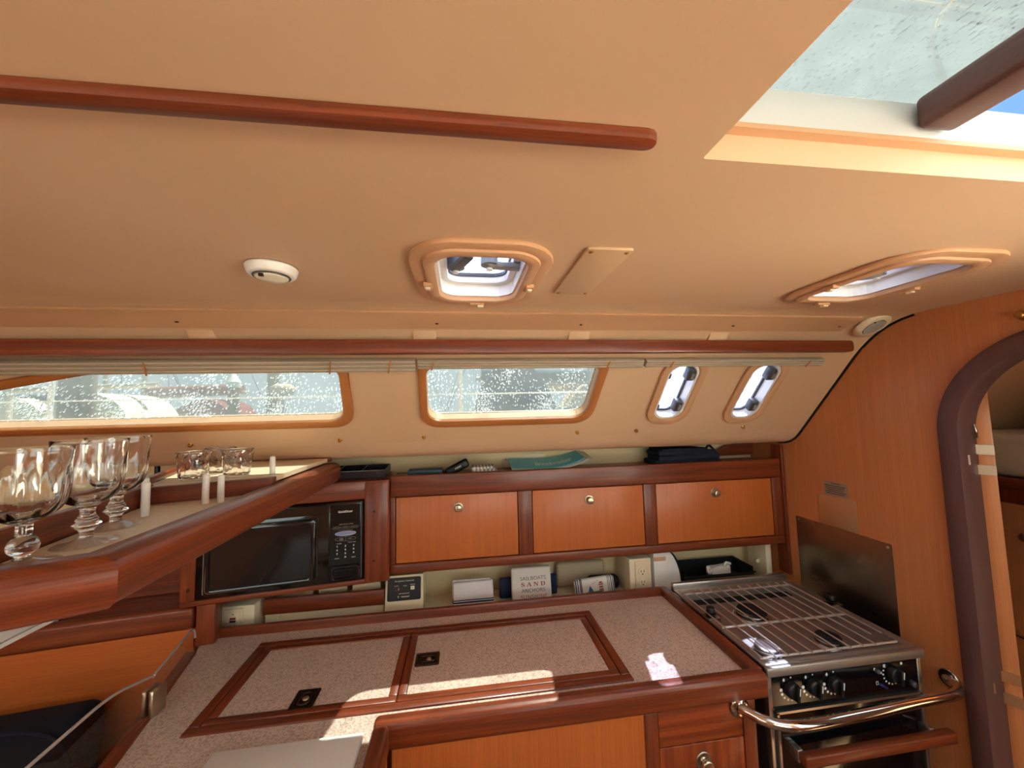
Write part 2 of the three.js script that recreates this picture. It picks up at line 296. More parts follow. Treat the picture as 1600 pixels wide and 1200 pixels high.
// companionway: coaming, tracks and the sliding hatch
{
  const [x0, x1, z0, z1] = hole.hatch, w = struct('window_7');
  const ring = poly([[x0 - 0.02, -z0 + 0.02], [x1 + 0.02, -z0 + 0.02], [x1 + 0.02, -z1 - 0.02], [x0 - 0.02, -z1 - 0.02]]); ring.holes.push(rr(x0 + 0.012, -z1 + 0.012, x1 - 0.012, -z0 - 0.012, 0.004, THREE.Path));
  L(w, 'track', crease(flat(ext(ring, 0.042, 0.002), 1.9305), 0.5), mat.alu);
  L(w, 'sliding_pane', uvBox(bx(x0 - 0.01, 0.548, 1.974, 1.984, z0 - 0.01, z1 + 0.01), 'x', false), mat.hatchPane);
  const bar = L(w, 'hatch_beam', crease(bx(0.515, 0.562, 1.936, 1.973, z0 + 0.014, z1 - 0.014, 0.007, 'z'), 0.6), mat.plumWood);
  L(w, 'seal_lip', bx(x0 + 0.0, x1, 1.925, 1.9305, z0 - 0.0, z0 + 0.012), mat.beigeTrim);
}
{ const [x0, x1, z0, z1] = hole.saloon, w = struct('window_8'); L(w, 'pane', flat(uvBox(ext(rr(x0 - 0.02, -z1 - 0.02, x1 + 0.02, -z0 + 0.02, 0.05), 0.008), 'x', false), 1.931), mat.clearPane); }
{ const [x0, x1, z0, z1] = hole.aft, w = struct('window_9'); L(w, 'pane', flat(uvBox(ext(rr(x0 - 0.02, -z1 - 0.02, x1 + 0.02, -z0 + 0.02, 0.05), 0.008), 'x', false), 1.931), mat.clearPane); }

// bulkhead with the arched doorway; outline follows the headliner
{
  const edge = [[1.5, 1.895], ...PROF, ...KNUCK], s = new THREE.Shape();
  s.moveTo(-1.5, 0); edge.forEach(([z, y]) => s.lineTo(-z, y)); s.closePath();
  const arch = (a, C = THREE.Shape) => rr(0.26 - a, 0.09 - a, 0.86 + a, 1.76 + a, [0.02, 0.02, 0.22 + a, 0.22 + a], C);
  s.holes.push(arch(0.02, THREE.Path), rr(-0.42, 0.92, 0.17, 1.8945, 0.02, THREE.Path));
  const wr = struct('wall_right', uvBox(crease(upright(ext(s, 0.03, 0, 16), 1.35), 0.5), 'y'), mat.bulkhead);
  const fr = arch(0.048); fr.holes.push(arch(0, THREE.Path));
  struct('trim_1', uvBox(crease(upright(ext(fr, 0.068, 0.008, 20), 1.332), 0.6), 'y'), mat.plumWood);
  struct('trim_2', tube([...PROF.slice(1), ...KNUCK.slice(0, 6)].map(([z, y]) => [1.3475, y - 0.002, z + 0.002]), 0.004, 120, 8), mat.caulk);
}
// the other sides of the cabin, behind and beside the camera
struct('floor', uvBox(new THREE.BoxGeometry(6.05, 0.04, 3.2).translate(-0.275, -0.02, -0.1), 'x'), mat.sole);
struct('wall_left', uvBox(new THREE.BoxGeometry(0.03, 1.895, 3.15).translate(-3.315, 0.9475, -0.07), 'y'), mat.bulkhead);
struct('wall_aft', uvBox(new THREE.BoxGeometry(0.03, 1.895, 1.43).translate(2.765, 0.9475, -0.93), 'y'), mat.bulkhead);
struct('cockpit_floor', [bx(1.385, 3.6, 0.62, 0.66, -0.2, 1.5), bx(1.385, 3.6, 0.66, 1.05, 0.85, 1.5), bx(3.56, 3.6, 0.66, 1.3, -0.2, 0.85)], PM({ color: '#e8e4da', roughness: 0.5 }));
{
  const s = poly([[-3.3, 0], [1.38, 0], [1.38, 1.93], [-3.3, 1.93]]);
  s.holes.push(rr(-2.4, 1.3, -0.7, 1.72, 0.06, THREE.Path), rr(0.1, 0.97, 1.31, 1.80, 0.06, THREE.Path));
  const wb = struct('wall_back', uvBox(ext(s, 0.035).translate(0, 0, 1.5), 'x'), mat.cream);
  L(struct('window_10'), 'pane', uvBox(bx(-2.45, -0.65, 1.26, 1.76, 1.536, 1.54), 'x', false), mat.clearPane);
  L(struct('window_11'), 'pane', uvBox(bx(0.05, 1.35, 0.93, 1.84, 1.536, 1.54), 'x', false), mat.clearPane);
}
struct('port_deck', bx(-3.3, 1.38, 0.90, 0.95, 1.545, 3.4), PM({ color: '#e8e4da', roughness: 0.5 }));
struct('wall_partition', uvBox(new THREE.BoxGeometry(1.36, 1.895, 0.03).translate(2.07, 0.9475, -0.225), 'y'), mat.cream);

// ------------------------------------------------------------------ joinery: overhead locker
function knob(parent, x, y, z, r = 0.0135) {
  const k = M(parent, 'knob', lathe([[0, 0.024], [r * 0.75, 0.0235], [r * 0.97, 0.021], [r, 0.018], [r * 0.9, 0.014], [r * 0.55, 0.010], [r * 0.5, 0.004], [r * 0.9, 0.003], [r * 0.95, 0], [0, 0]].reverse(), x, y, z, 'z', 28), mat.nickel);
  M(k, 'rosette', lathe([[0, 0], [r * 1.35, 0], [r * 1.35, 0.002], [r * 1.2, 0.0035], [0, 0.0035]].map(([a, b]) => [a, b]), x, y, z, 'z', 28), mat.nickel); return k;
}
{
  const t = thing('overhead_locker', 'long overhead teak locker with three lift-up doors below the windows', 'cabinet', [0.53, 1.055, -1.54]);
  M(t, 'carcass', [bx(-0.262, 1.335, 1.058, 1.072, -1.632, -1.472), bx(-0.262, 1.335, 1.375, 1.39, -1.632, -1.472), bx(-0.262, -0.25, 1.072, 1.375, -1.632, -1.472), bx(1.32, 1.335, 1.072, 1.375, -1.632, -1.472), bx(-0.25, 1.32, 1.072, 1.375, -1.632, -1.60)], mat.teak);
  M(t, 'top_rail', crease(bx(-0.262, 1.335, 1.327, 1.405, -1.472, -1.452, 0.005)), mat.teak);
  M(t, 'bottom_rail', crease(bx(-0.262, 1.335, 1.055, 1.089, -1.472, -1.452, 0.005)), mat.teak);
  for (const [a, b] of [[-0.262, -0.243], [0.211, 0.265], [0.719, 0.770], [1.290, 1.335]]) M(t, 'stile', crease(bx(a, b, 1.089, 1.327, -1.472, -1.4535, 0.002, 'y')), mat.teak);
  for (const [a, b, k] of [[-0.2405, 0.2085, -0.015], [0.2675, 0.7165, 0.493], [0.7725, 1.2875, 1.028]]) {
    const d = M(t, 'door', crease(bx(a, b, 1.0915, 1.3245, -1.471, -1.456, 0.0012, 'y')), mat.veneer); knob(d, k, 1.279, -1.456);
  }
  const e = thing('corner_cleat', 'dark wooden end piece rising against the bulkhead beside the overhead locker', 'panel', [1.33, 1.0, -1.5]);
  M(e, 'post', bx(1.336, 1.3495, 0.93, 1.462, -1.50, -1.446, 0.002, 'y'), mat.teak);
  M(e, 'wedge', ext(poly([[1.12, 1.406], [1.336, 1.406], [1.336, 1.466], [1.20, 1.452]]), 0.012).translate(0, 0, -1.615), mat.teak);
}
// microwave housing, turned slightly inboard
{
  const base = [-0.83, 1.045, -1.36], th = 0.1284;
  const t = thing('microwave_cabinet', 'teak cabinet framing the built-in black microwave', 'cabinet', base, th);
  const F = (n, x0, x1, y0, y1, g, r = 0.004) => L(t, n, crease(bx(x0, x1, y0, y1, -0.018, 0.006, r, g)), mat.teak);
  F('bottom_rail', -0.048, 0.575, 0, 0.017, 'x'); F('top_rail', -0.048, 0.575, 0.289, 0.352, 'x'); F('stile', -0.048, -0.0065, 0.017, 0.289, 'y', 0.002);
  L(t, 'corner_stile', crease(bx(0.4895, 0.575, 0.0, 0.352, -0.019, 0.008, 0.009, 'y')), mat.teak);
  L(t, 'carcass', [bx(-0.048, 0.575, 0, 0.014, -0.24, -0.018), bx(-0.048, 0.575, 0.338, 0.352, -0.24, -0.018), bx(-0.048, -0.034, 0.014, 0.338, -0.24, -0.018), bx(0.561, 0.575, 0.014, 0.338, -0.24, -0.018)], mat.teak);
  for (const [x, y] of [[0.524, 0.245], [0.524, 0.075], [-0.025, 0.05]]) L(t, 'screw', lathe([[0, 0.003], [0.003, 0.003], [0.0045, 0.001], [0.0045, -0.002]].reverse(), x, y, 0.0075, 'z', 16), mat.bronze);
  const m = thing('microwave', 'black built-in microwave oven with keypad and dark glass door', 'microwave', [base[0], base[1] + 0.018, base[2]], th);
  L(m, 'body', crease(bx(-0.005, 0.488, 0.001, 0.269, -0.22, 0.012, 0.006)), mat.blackGloss);
  const d = L(m, 'door', [0, 1].map((k) => (k ? bx(0.020, 0.345, 0.012, 0.222, 0.0125, 0.016, 0.0015) : bx(0.0, 0.372, 0.232, 0.262, 0.0125, 0.016, 0.0015))), mat.blackGloss);
  const fs = rr(0.022, 0.016, 0.340, 0.220, 0.012); fs.holes.push(rr(0.036, 0.030, 0.326, 0.206, 0.01, THREE.Path));
  L(d, 'window_frame', crease(ext(fs, 0.010, 0.003).translate(0, 0, 0.0155)), mat.blackGloss);
  L(d, 'window_glass', bx(0.034, 0.328, 0.028, 0.208, 0.0165, 0.0185), PM({ color: '#171416', roughness: 0.1 }));
  L(m, 'keypad', crease(bx(0.378, 0.484, 0.004, 0.264, 0.0125, 0.0155, 0.001)), PM({ color: '#08080a', roughness: 0.18 }));
  const pr = canvasTex(512, 1280, (g, W, H) => {
    g.fillStyle = '#08080a'; g.fillRect(0, 0, W, H); g.textAlign = 'center'; g.fillStyle = '#e8e6e0'; g.font = 'bold 60px sans-serif'; g.fillText('GoldStar', W / 2, 170);
    g.fillStyle = '#b9b6ae'; g.font = '28px sans-serif'; g.fillText('ONE TOUCH COOK', 270, 430); g.strokeStyle = '#8e8c88'; g.lineWidth = 4;
    for (const [x, l] of [[110, 'POPCORN'], [262, 'ENTREE'], [414, 'BEVERAGE']]) { g.beginPath(); g.ellipse(x, 490, 72, 28, 0, 0, 7); g.stroke(); g.font = '22px sans-serif'; g.fillText(l, x, 498); }
    g.fillText('AUTO WEIGHT DEFROST', 262, 556);
    g.fillStyle = '#8693bb'; g.beginPath(); g.ellipse(262, 620, 175, 46, 0, 0, 7); g.fill(); g.strokeStyle = '#dfe3ee'; g.lineWidth = 7; g.stroke();
    g.lineWidth = 4; g.strokeStyle = '#9a9892'; g.beginPath(); g.ellipse(262, 735, 175, 44, 0, 0, 7); g.stroke(); g.beginPath(); g.moveTo(262, 692); g.lineTo(262, 778); g.stroke();
    g.fillStyle = '#d8d6d0'; g.font = '26px sans-serif'; g.fillText('STOP', 190, 735); g.fillText('CLEAR', 190, 760); g.fillText('START', 335, 745); g.fillText('POWER', 150, 838); g.fillText('COOK TIME', 370, 826);
    g.font = 'bold 48px sans-serif'; g.fillStyle = '#f1efe9';
    ['1', '2', '3', '4', '5', '6', '7', '8', '9'].forEach((c, i) => g.fillText(c, 120 + (i % 3) * 140, 905 + Math.floor(i / 3) * 78)); g.fillText('0', 260, 1139); g.font = '26px sans-serif'; g.fillText('CLOCK', 115, 1150); g.fillText('TIMER', 400, 1150);
  });
  const kp = new THREE.PlaneGeometry(0.096, 0.20).translate(0.431, 0.16, 0.0159); L(m, 'keypad_print', kp, PM({ map: pr, roughness: 0.18 }));
  const b = rr(0.386, 0.010, 0.478, 0.056, 0.01); b.holes.push(rr(0.393, 0.016, 0.471, 0.048, 0.006, THREE.Path));
  L(m, 'door_button', [ext(b, 0.006, 0.002).translate(0, 0, 0.0155).toNonIndexed(), bx(0.394, 0.470, 0.018, 0.046, 0.0155, 0.019, 0.0015)].map((q) => q), mat.blackGloss);
  L(m, 'edge_trim', rod([0.4825, 0.01, 0.017], [0.4825, 0.258, 0.017], 0.0016), mat.greyPlastic); L(d, 'door_trim', rod([0.02, 0.02, 0.019], [0.02, 0.20, 0.019], 0.0022), mat.midGrey);
  const p = thing('post', 'short teak post standing on the countertop under the microwave cabinet', 'post', [base[0], 0.921, base[2]], th);
  L(p, 'shaft', crease(bx(-0.004, 0.048, 0, 0.1235, -0.05, 0.002, 0.004, 'y')), mat.teak);
}
// ------------------------------------------------------------------ countertop with its wooden fiddles
const CT = 0.92;
{
  const t = thing('countertop', 'speckled laminate galley countertop edged with varnished teak', 'countertop', [-0.05, 0.88, -1.2]);
  const s = poly([[-0.835, 1.40], [0.75, 1.40], [0.75, 0.955], [-0.175, 0.955], [-0.175, 0.25], [-0.69, 0.25], [-0.715, 0.935], [-0.742, 1.06], [-0.81, 1.325]]);
  // recess for the lids
  s.holes.push(poly([[-0.634, 0.992], [0.440, 0.992], [0.440, 1.343], [-0.634, 1.343]], THREE.Path));
  M(t, 'surface', uvBox(flat(ext(s, 0.035), CT - 0.035), 'x'), mat.laminate);
  M(t, 'recess_floor', bx(-0.64, 0.446, CT - 0.036, CT - 0.022, -1.349, -0.986), mat.teak);
  M(t, 'front_fiddle', crease(bx(-0.205, 0.7745, 0.881, 0.9435, -0.961, -0.925, 0.012)), mat.teak);
  M(t, 'corner_fiddle', crease(bx(-0.205, -0.168, 0.882, 0.943, -0.93, -0.25, 0.012, 'z')), mat.teak);
  M(t, 'side_fiddle', crease(bx(0.745, 0.7745, 0.882, 0.9445, -1.425, -0.945, 0.006, 'z')), mat.teak);
  M(t, 'back_fiddle', crease(bx(-0.835, 0.746, 0.88, 0.9495, -1.415, -1.399, 0.004)), mat.teak);
  const lf = new THREE.Shape(); [[-0.842, 1.33], [-0.8105, 1.33], [-0.7425, 1.06], [-0.7155, 0.935], [-0.6905, 0.25], [-0.722, 0.25], [-0.747, 0.935], [-0.774, 1.06]].forEach((p, i) => (i ? lf.lineTo(...p) : lf.moveTo(...p))); lf.closePath();
  M(t, 'left_fiddle', uvBox(crease(flat(ext(lf, 0.046, 0.003), 0.8785), 0.6), 'z'), mat.teak);
  // border frame round the lids
  const B = (x0, x1, z0, z1, g) => M(t, 'lid_border', crease(bx(x0, x1, CT - 0.02, CT + 0.004, z0, z1, 0.003, g)), mat.teak);
  B(-0.634, 0.440, -1.343, -1.321, 'x'); B(-0.634, 0.440, -1.016, -0.992, 'x'); B(-0.634, -0.609, -1.321, -1.016, 'z'); B(0.415, 0.440, -1.321, -1.016, 'z');
}
function lid(label, x0, x1, lx, lz, turn) {
  const z0 = -1.3195, z1 = -1.0175, t = thing('counter_lid', label, 'lid', [(x0 + x1) / 2, CT - 0.021, (z0 + z1) / 2], 0, 'icebox lids in the countertop'), w = 0.022;
  M(t, 'panel', uvBox(bx(x0 + w, x1 - w, CT - 0.02, CT + 0.0005, z0 + w, z1 - w), 'x'), mat.laminate);
  M(t, 'trim', crease(bx(x0, x1, CT - 0.02, CT + 0.004, z0, z0 + w, 0.003)), mat.teak); M(t, 'trim', crease(bx(x0, x1, CT - 0.02, CT + 0.004, z1 - w, z1, 0.003)), mat.teak);
  M(t, 'trim', crease(bx(x0, x0 + w, CT - 0.02, CT + 0.004, z0 + w, z1 - w, 0.003, 'z')), mat.teak); M(t, 'trim', crease(bx(x1 - w, x1, CT - 0.02, CT + 0.004, z0 + w, z1 - w, 0.003, 'z')), mat.teak);
  const a = 0.034, b = 0.028, ring = rr(-a, -b, a, b, 0.004); ring.holes.push(rr(-a + 0.009, -b + 0.008, a - 0.009, b - 0.008, 0.008, THREE.Path));
  const put = (g) => g.rotateY(turn).translate(lx, 0, lz);
  const lt = M(t, 'latch', put(crease(flat(ext(ring, 0.004, 0.001), CT + 0.0006))), mat.bronze); lt.userData.label = 'dark metal flush ring pull';
  M(lt, 'latch_cup', put(flat(ext(rr(-a + 0.006, -b + 0.006, a - 0.006, b - 0.006, 0.006), 0.001), CT + 0.0006)), mat.bronze);
  M(lt, 'latch_ring', put(tube([[-0.018, CT + 0.0035, -0.010], [0.014, CT + 0.0035, -0.012], [0.02, CT + 0.0035, 0], [0.014, CT + 0.0035, 0.012], [-0.018, CT + 0.0035, 0.010]], 0.0025, 30, 8, true)), mat.bronze);
  M(lt, 'latch_bolt', put(new THREE.SphereGeometry(0.0085, 16, 8, 0, 7, 0, 1.57).scale(1, 0.5, 1).translate(-0.004, CT + 0.0016, 0)), mat.nickel);
}
lid('left speckled icebox lid with teak trim, its ring pull near the front edge', -0.607, -0.1695, -0.398, -1.066, -1.5708);
lid('right speckled icebox lid with teak trim, its ring pull near the left edge', -0.168, 0.413, -0.106, -1.172, 3.1416);

// base cabinet below the counter
{
  const t = thing('base_cabinet', 'teak base cabinet with drawers under the countertop beside the stove', 'cabinet', [0.27, 0, -1.0]);
  M(t, 'carcass', [bx(-0.165, 0.735, 0.06, 0.88, -1.44, -1.36), bx(-0.165, -0.15, 0.06, 0.88, -1.36, -0.955), bx(0.72, 0.735, 0.06, 0.88, -1.36, -0.955)], mat.teak);
  M(t, 'plinth', bx(-0.16, 0.73, 0, 0.06, -1.43, -0.99), mat.teak);
  M(t, 'front_panel', bx(-0.165, 0.436, 0.06, 0.8805, -0.956, -0.938, 0, 'y'), mat.veneer);
  M(t, 'stile', crease(bx(0.436, 0.470, 0.06, 0.8805, -0.956, -0.933, 0.002, 'y')), mat.teak);
  M(t, 'stile', crease(bx(0.701, 0.735, 0.06, 0.8805, -0.956, -0.933, 0.002, 'y')), mat.teak);
  M(t, 'false_front', crease(bx(0.472, 0.699, 0.797, 0.8805, -0.955, -0.936, 0.0015)), mat.drawer);
  for (const [a, b] of [[0.645, 0.794], [0.43, 0.642], [0.10, 0.427]]) { const d = M(t, 'drawer', crease(bx(0.472, 0.699, a, b, -0.955, -0.936, 0.0015, 'y')), mat.drawer); knob(d, 0.586, (a + b) / 2 + 0.033, -0.936, 0.016); }
  const u = thing('sink_cabinet', 'teak cabinet of the sink peninsula below the counter', 'cabinet', [-0.44, 0, -0.6]);
  M(u, 'side_panel', bx(-0.19, -0.172, 0, 0.8775, -0.92, -0.27, 0, 'y'), mat.veneer);
  M(u, 'outer_panel', bx(-0.69, -0.672, 0, 0.8775, -0.93, -0.27, 0, 'y'), mat.veneer);
  M(u, 'end_panel', bx(-0.69, -0.172, 0, 0.8775, -0.27, -0.254, 0, 'y'), mat.veneer);
  M(u, 'corner_panel', bx(-0.79, -0.168, 0, 0.8775, -1.43, -1.412, 0, 'y'), mat.veneer);
}
one('cutting_board', crease(bx(-0.525, -0.222, CT + 0.001, CT + 0.014, -0.925, -0.52, 0.004)), mat.white, 'white cutting board lying on the near end of the speckled countertop', 'cutting board', [-0.37, CT, -0.73]);

// clear splash guard at the left edge of the counter
{
  const t = thing('splash_guard', 'clear acrylic splash guard clipped along the left edge of the counter', 'guard', [-0.75, 0.925, -1.1]);
  const pane = (a, b, pts, nm) => {
    const dx = b[0] - a[0], dz = b[1] - a[1], l = Math.hypot(dx, dz), sh = roundPoly(pts.map(([k, y]) => [k * l, y]), pts.map((q) => q[2] || 0.004)), put = (g) => g.rotateY(-Math.atan2(dz, dx)).translate(a[0], 0, a[1]);
    const m = M(t, nm, put(new THREE.ShapeGeometry(sh, 12).translate(0, 0, 0.003)), mat.clearSheet);
    const rim = sh.getPoints(14).filter((p) => p.y > 0.935).map((p) => [p.x, p.y - 0.002, 0.003]);
    M(m, 'polished_edge', put(tube(rim, 0.0032, 90, 8, false, 0.1)), mat.sheetEdge); return m;
  };
  mat.clearSheet = PM({ color: '#dcd6d2', roughness: 0.03, transmission: 1, thickness: 0, ior: 1.46 }); mat.sheetEdge = PM({ color: '#d9d0c6', roughness: 0.25, transmission: 0.4, thickness: 0 });
  pane([-0.808, -1.322], [-0.750, -1.085], [[0, 0.926], [1, 0.926], [1, 1.012], [0, 1.005, 0.035]], 'back_sheet');
  pane([-0.748, -1.078], [-0.700, -0.45], [[0, 0.926], [1, 0.926], [1, 1.06], [0.2, 1.055, 0.05], [0, 1.012]], 'front_sheet');
  const c = M(t, 'clip', [-0.008, 0.0085].map((o) => crease(new RoundedBoxGeometry(0.010, 0.062, 0.04, 3, 0.0045)).rotateY(-0.2).translate(-0.749 + o, 0.953, -1.080)), mat.nickel);
  M(c, 'clip_pin', cyl(0.004, 0.004, 0.02, -0.749, 0.948, -1.080, 'x', 12), mat.nickel);
}
// settee back on the left, beyond the counter
{
  const th = 0.1284, t = thing('settee', 'teak panelled settee with top rail, left of the counter', 'settee', [-0.84, 0, -1.362], th);
  L(t, 'panel', bx(-2.0, -0.004, 0.0, 0.973, -0.03, -0.008, 0, 'x'), mat.veneer);
  L(t, 'top_rail', crease(bx(-2.0, -0.004, 0.973, 1.04, -0.036, 0.004, 0.01)), mat.teak);
  L(t, 'upper_panel', bx(-2.0, -0.05, 1.04, 1.17, -0.16, -0.14), mat.teak);
  L(t, 'shelf_board', bx(-2.0, -0.05, 1.02, 1.038, -0.16, -0.036), mat.teak);
  L(t, 'support', [rod([-0.36, 1.04, -0.03], [-0.36, 1.10, -0.03], 0.004)], mat.steelDull);
  L(t, 'seat_box', bx(-2.0, -0.2, 0, 0.40, 0.0, 0.45, 0, 'x'), mat.veneer);
  const cushion = (n, lab, x0, x1, y0, y1, z0, z1, tilt) => {
    const g = new RoundedBoxGeometry(x1 - x0, y1 - y0, z1 - z0, 6, 0.04), p = g.attributes.position;
    for (let i = 0; i < p.count; i++) { const a = p.getX(i), b = p.getY(i); p.setZ(i, p.getZ(i) * (1 + 0.25 * Math.cos(a * 3) * Math.cos(b * 5)) + 0.012 * Math.sin(a * 9 + b * 7)); }
    g.computeVertexNormals(); g.rotateX(tilt); const c = thing('cushion', lab, 'cushion', [-0.84, 0, -1.362], th);
    const cc = L(c, 'cover', g.translate((x0 + x1) / 2, (y0 + y1) / 2, (z0 + z1) / 2), mat.navy);
    L(c, 'piping', tube([[x0 + 0.02, y1 - 0.03, z1 - 0.02], [(x0 + x1) / 2, y1 - 0.005, z1 - 0.01], [x1 - 0.05, y1 - 0.02, z1 - 0.02], [x1 - 0.01, y0 + 0.1, z1 - 0.01]], 0.004, 30, 8), mat.navyCloth);
  };
  cushion('a', 'dark navy back cushion leaning against the settee panel at the left', -1.2, -0.19, 0.402, 0.845, 0.04, 0.165, -0.12);
}

// ------------------------------------------------------------------ stove
{
  const t = thing('stove', 'stainless steel three-burner galley stove with oven below', 'stove', [1.008, 0, -1.16]);
  const x0 = 0.778, x1 = 1.256, zb = -1.385, zf = -0.945, Y = 0.95;
  M(t, 'body', [bx(x0 + 0.012, x0 + 0.02, 0.22, 0.92, zb + 0.02, zf), bx(x1 - 0.02, x1 - 0.012, 0.22, 0.92, zb + 0.02, zf), bx(x0 + 0.02, x1 - 0.02, 0.22, 0.92, zb + 0.02, zb + 0.03), bx(x0 + 0.02, x1 - 0.02, 0.22, 0.23, zb + 0.03, zf)], mat.steelDull);
  const s = rr(x0, -zf, x1, -zb, 0.004); s.holes.push(rr(x0 + 0.022, -zf + 0.02, x1 - 0.03, -zb - 0.05, 0.01, THREE.Path));
  M(t, 'top_rim', crease(flat(ext(s, 0.006, 0.0015), Y - 0.006)), mat.steelBrushed);
  M(t, 'pan', [bx(x0 + 0.015, x1 - 0.02, Y - 0.03, Y - 0.024, zb + 0.045, zf - 0.01), bx(x0 + 0.018, x0 + 0.022, Y - 0.026, Y - 0.004, zb + 0.045, zf - 0.015), bx(x1 - 0.03, x1 - 0.026, Y - 0.026, Y - 0.004, zb + 0.045, zf - 0.015), bx(x0 + 0.02, x1 - 0.03, Y - 0.026, Y - 0.004, zb + 0.046, zb + 0.05), bx(x0 + 0.02, x1 - 0.03, Y - 0.026, Y - 0.004, zf - 0.02, zf - 0.016)], mat.steelBrushed);
  M(t, 'back_lip', crease(bx(x0, x1 - 0.004, Y - 0.01, Y + 0.022, zb - 0.006, zb + 0.012, 0.002)), mat.steel);
  M(t, 'vent_slot', bx(x0 + 0.03, x1 - 0.05, Y - 0.0235, Y - 0.0215, zb + 0.055, zb + 0.085), mat.black);
  M(t, 'front_fascia', crease(bx(x0 - 0.002, x1 + 0.002, 0.926, Y - 0.0005, zf, zf + 0.012, 0.003)), mat.steelBrushed);
  // burners
  for (const [bxx, bz, r, f] of [[0.955, -1.20, 0.047, 0.9], [0.852, -1.02, 0.033, 1], [1.062, -1.03, 0.034, 0.9]]) {
    const b = new THREE.Group(); b.name = 'burner'; t.add(b);
    M(b, 'drip_ring', lathe([[r * 0.9, 0.004], [r * 1.05, 0.010], [r * 1.16, 0.005], [r * 1.25, 0.001], [r * 1.25, 0], [r * 0.9, 0]], bxx, Y - 0.024, bz), mat.steel);
    M(b, 'head', lathe([[0, 0], [r * 0.92, 0], [r * 0.92, 0.012], [r * 0.97, 0.013], [r * 0.97, 0.019], [0, 0.019]], bxx, Y - 0.024, bz), mat.steel);
    const capM = r < 0.0335 ? mat.steel : mat.black;
    M(b, 'cap', lathe([[0, 0.019], [r * 0.93, 0.019], [r * 0.95, 0.021], [r * 0.9, 0.0245], [r * 0.5, 0.0255], [0, 0.0255]], bxx, Y - 0.024, bz), capM);
    M(b, 'spark_pin', cyl(0.004, 0.003, 0.02, bxx + r * 0.1, Y - 0.014, bz + r * 1.05, 'y', 12), mat.black);
  }
  // grate of thin rods
  const gr = new THREE.Group(); gr.name = 'grate'; t.add(gr);
  for (const [z, r] of [[-1.322, 0.0034], [-1.112, 0.0036], [-0.965, 0.0032]]) M(gr, 'cross_rod', rod([x0 + 0.004, Y + 0.006, z], [x1 - 0.045, Y + 0.006, z], r), mat.rodSteel);
  const rods = [0.785, 0.825, 0.862, 0.898, 0.935, 0.975, 1.015, 1.055, 1.095, 1.135, 1.172, 1.206];
  rods.forEach((x, i) => M(gr, 'rod', rod([x, Y + 0.0105, -1.338], [x, Y + 0.0105, i > 9 ? -1.0 : -0.955], 0.0021, 8), mat.rodSteel));
  // pot clamps at both sides
  for (const [cx, sgn] of [[x0 + 0.012, 1], [x1 - 0.018, 1]]) {
    const c = M(t, 'pot_clamp', [lathe([[0, 0.019], [0.009, 0.019], [0.012, 0.016], [0.013, 0.004], [0.011, 0], [0, 0]], cx + 0.006, Y + 0.012, -1.185, 'y', 24), lathe([[0.0155, 0.004], [0.0155, 0], [0, 0], [0, 0.004]], cx + 0.006, Y + 0.008, -1.185, 'y', 24)], mat.blackSatin);
    M(c, 'clamp_bracket', [bx(cx - 0.012, cx + 0.032, Y + 0.0005, Y + 0.003, -1.200, -1.168), bx(cx + 0.030, cx + 0.032, Y - 0.012, Y + 0.003, -1.200, -1.168)], mat.steel);
  }
  // controls
  const panel = M(t, 'control_panel', bx(x0 + 0.006, x1 - 0.018, 0.846, 0.9255, zf - 0.006, zf + 0.004), mat.blackGloss);
  const K = [0.846, 0.911, 0.974, 1.158];
  const pr = canvasTex(1024, 182, (g, W, H) => {
    g.fillStyle = '#09090a'; g.fillRect(0, 0, W, H); const X = (x) => ((x - 0.786) / 0.450) * W, Yp = (y) => ((0.925 - y) / 0.078) * H; g.fillStyle = '#e9e7e2';
    for (const kx of K.slice(0, 3)) {
      for (let i = 0; i < 6; i++) { const a = Math.PI * (1.0 + i * 0.13), r = 64; g.beginPath(); g.arc(X(kx) + Math.cos(-a) * r * 1.0, Yp(0.888) - Math.sin(a) * r * 1.0 * 1 + 0, i === 0 ? 10 : 9 - i * 0.5, 0, 7); g.fill(); }
      g.fillRect(X(kx) - 48, Yp(0.912), 10, 10); g.beginPath(); g.moveTo(X(kx) - 43, Yp(0.912) - 12); g.lineTo(X(kx) - 33, Yp(0.912) + 4); g.lineTo(X(kx) - 53, Yp(0.912) + 4); g.fill(); g.beginPath(); g.arc(X(kx) + 4, Yp(0.916), 5, 0, 7); g.fill();
    }
    for (let i = 0; i < 9; i++) { const a = Math.PI * (0.78 + i * 0.115), r = 66; g.fillRect(X(K[3]) + Math.cos(a) * r - 6, Yp(0.893) - Math.sin(a) * -r * -1 - 5, 11, 10); }
    g.fillRect(X(1.10), Yp(0.912), 14, 16); g.fillRect(X(1.12), Yp(0.90), 12, 14); g.fillRect(X(1.13), Yp(0.918), 18, 18); g.fillRect(X(1.185), Yp(0.918), 16, 16);
    g.strokeStyle = '#e9e7e2'; g.lineWidth = 3; g.strokeRect(X(1.105), Yp(0.876), 14, 18);
  });
  M(panel, 'control_print', new THREE.PlaneGeometry(0.450, 0.078).translate(1.011, 0.886, zf + 0.0044), PM({ map: pr, roughness: 0.14 }));
  for (const kx of K) {
    const y = kx > 1.1 ? 0.893 : 0.888, k = M(t, 'knob', [lathe([[0, 0.016], [0.016, 0.016], [0.0195, 0.012], [0.0205, 0.002], [0.0205, 0], [0, 0]].reverse(), kx, y, zf + 0.005, 'z', 32), crease(new RoundedBoxGeometry(0.009, 0.037, 0.016, 2, 0.003)).rotateZ(-0.15).translate(kx, y, zf + 0.024)], mat.blackSatin);
    M(k, 'pointer', new THREE.BoxGeometry(0.0022, 0.017, 0.0012).translate(0, 0.009, 0).rotateZ(-0.15).translate(kx, y, zf + 0.0325), mat.whiteGloss);
  }
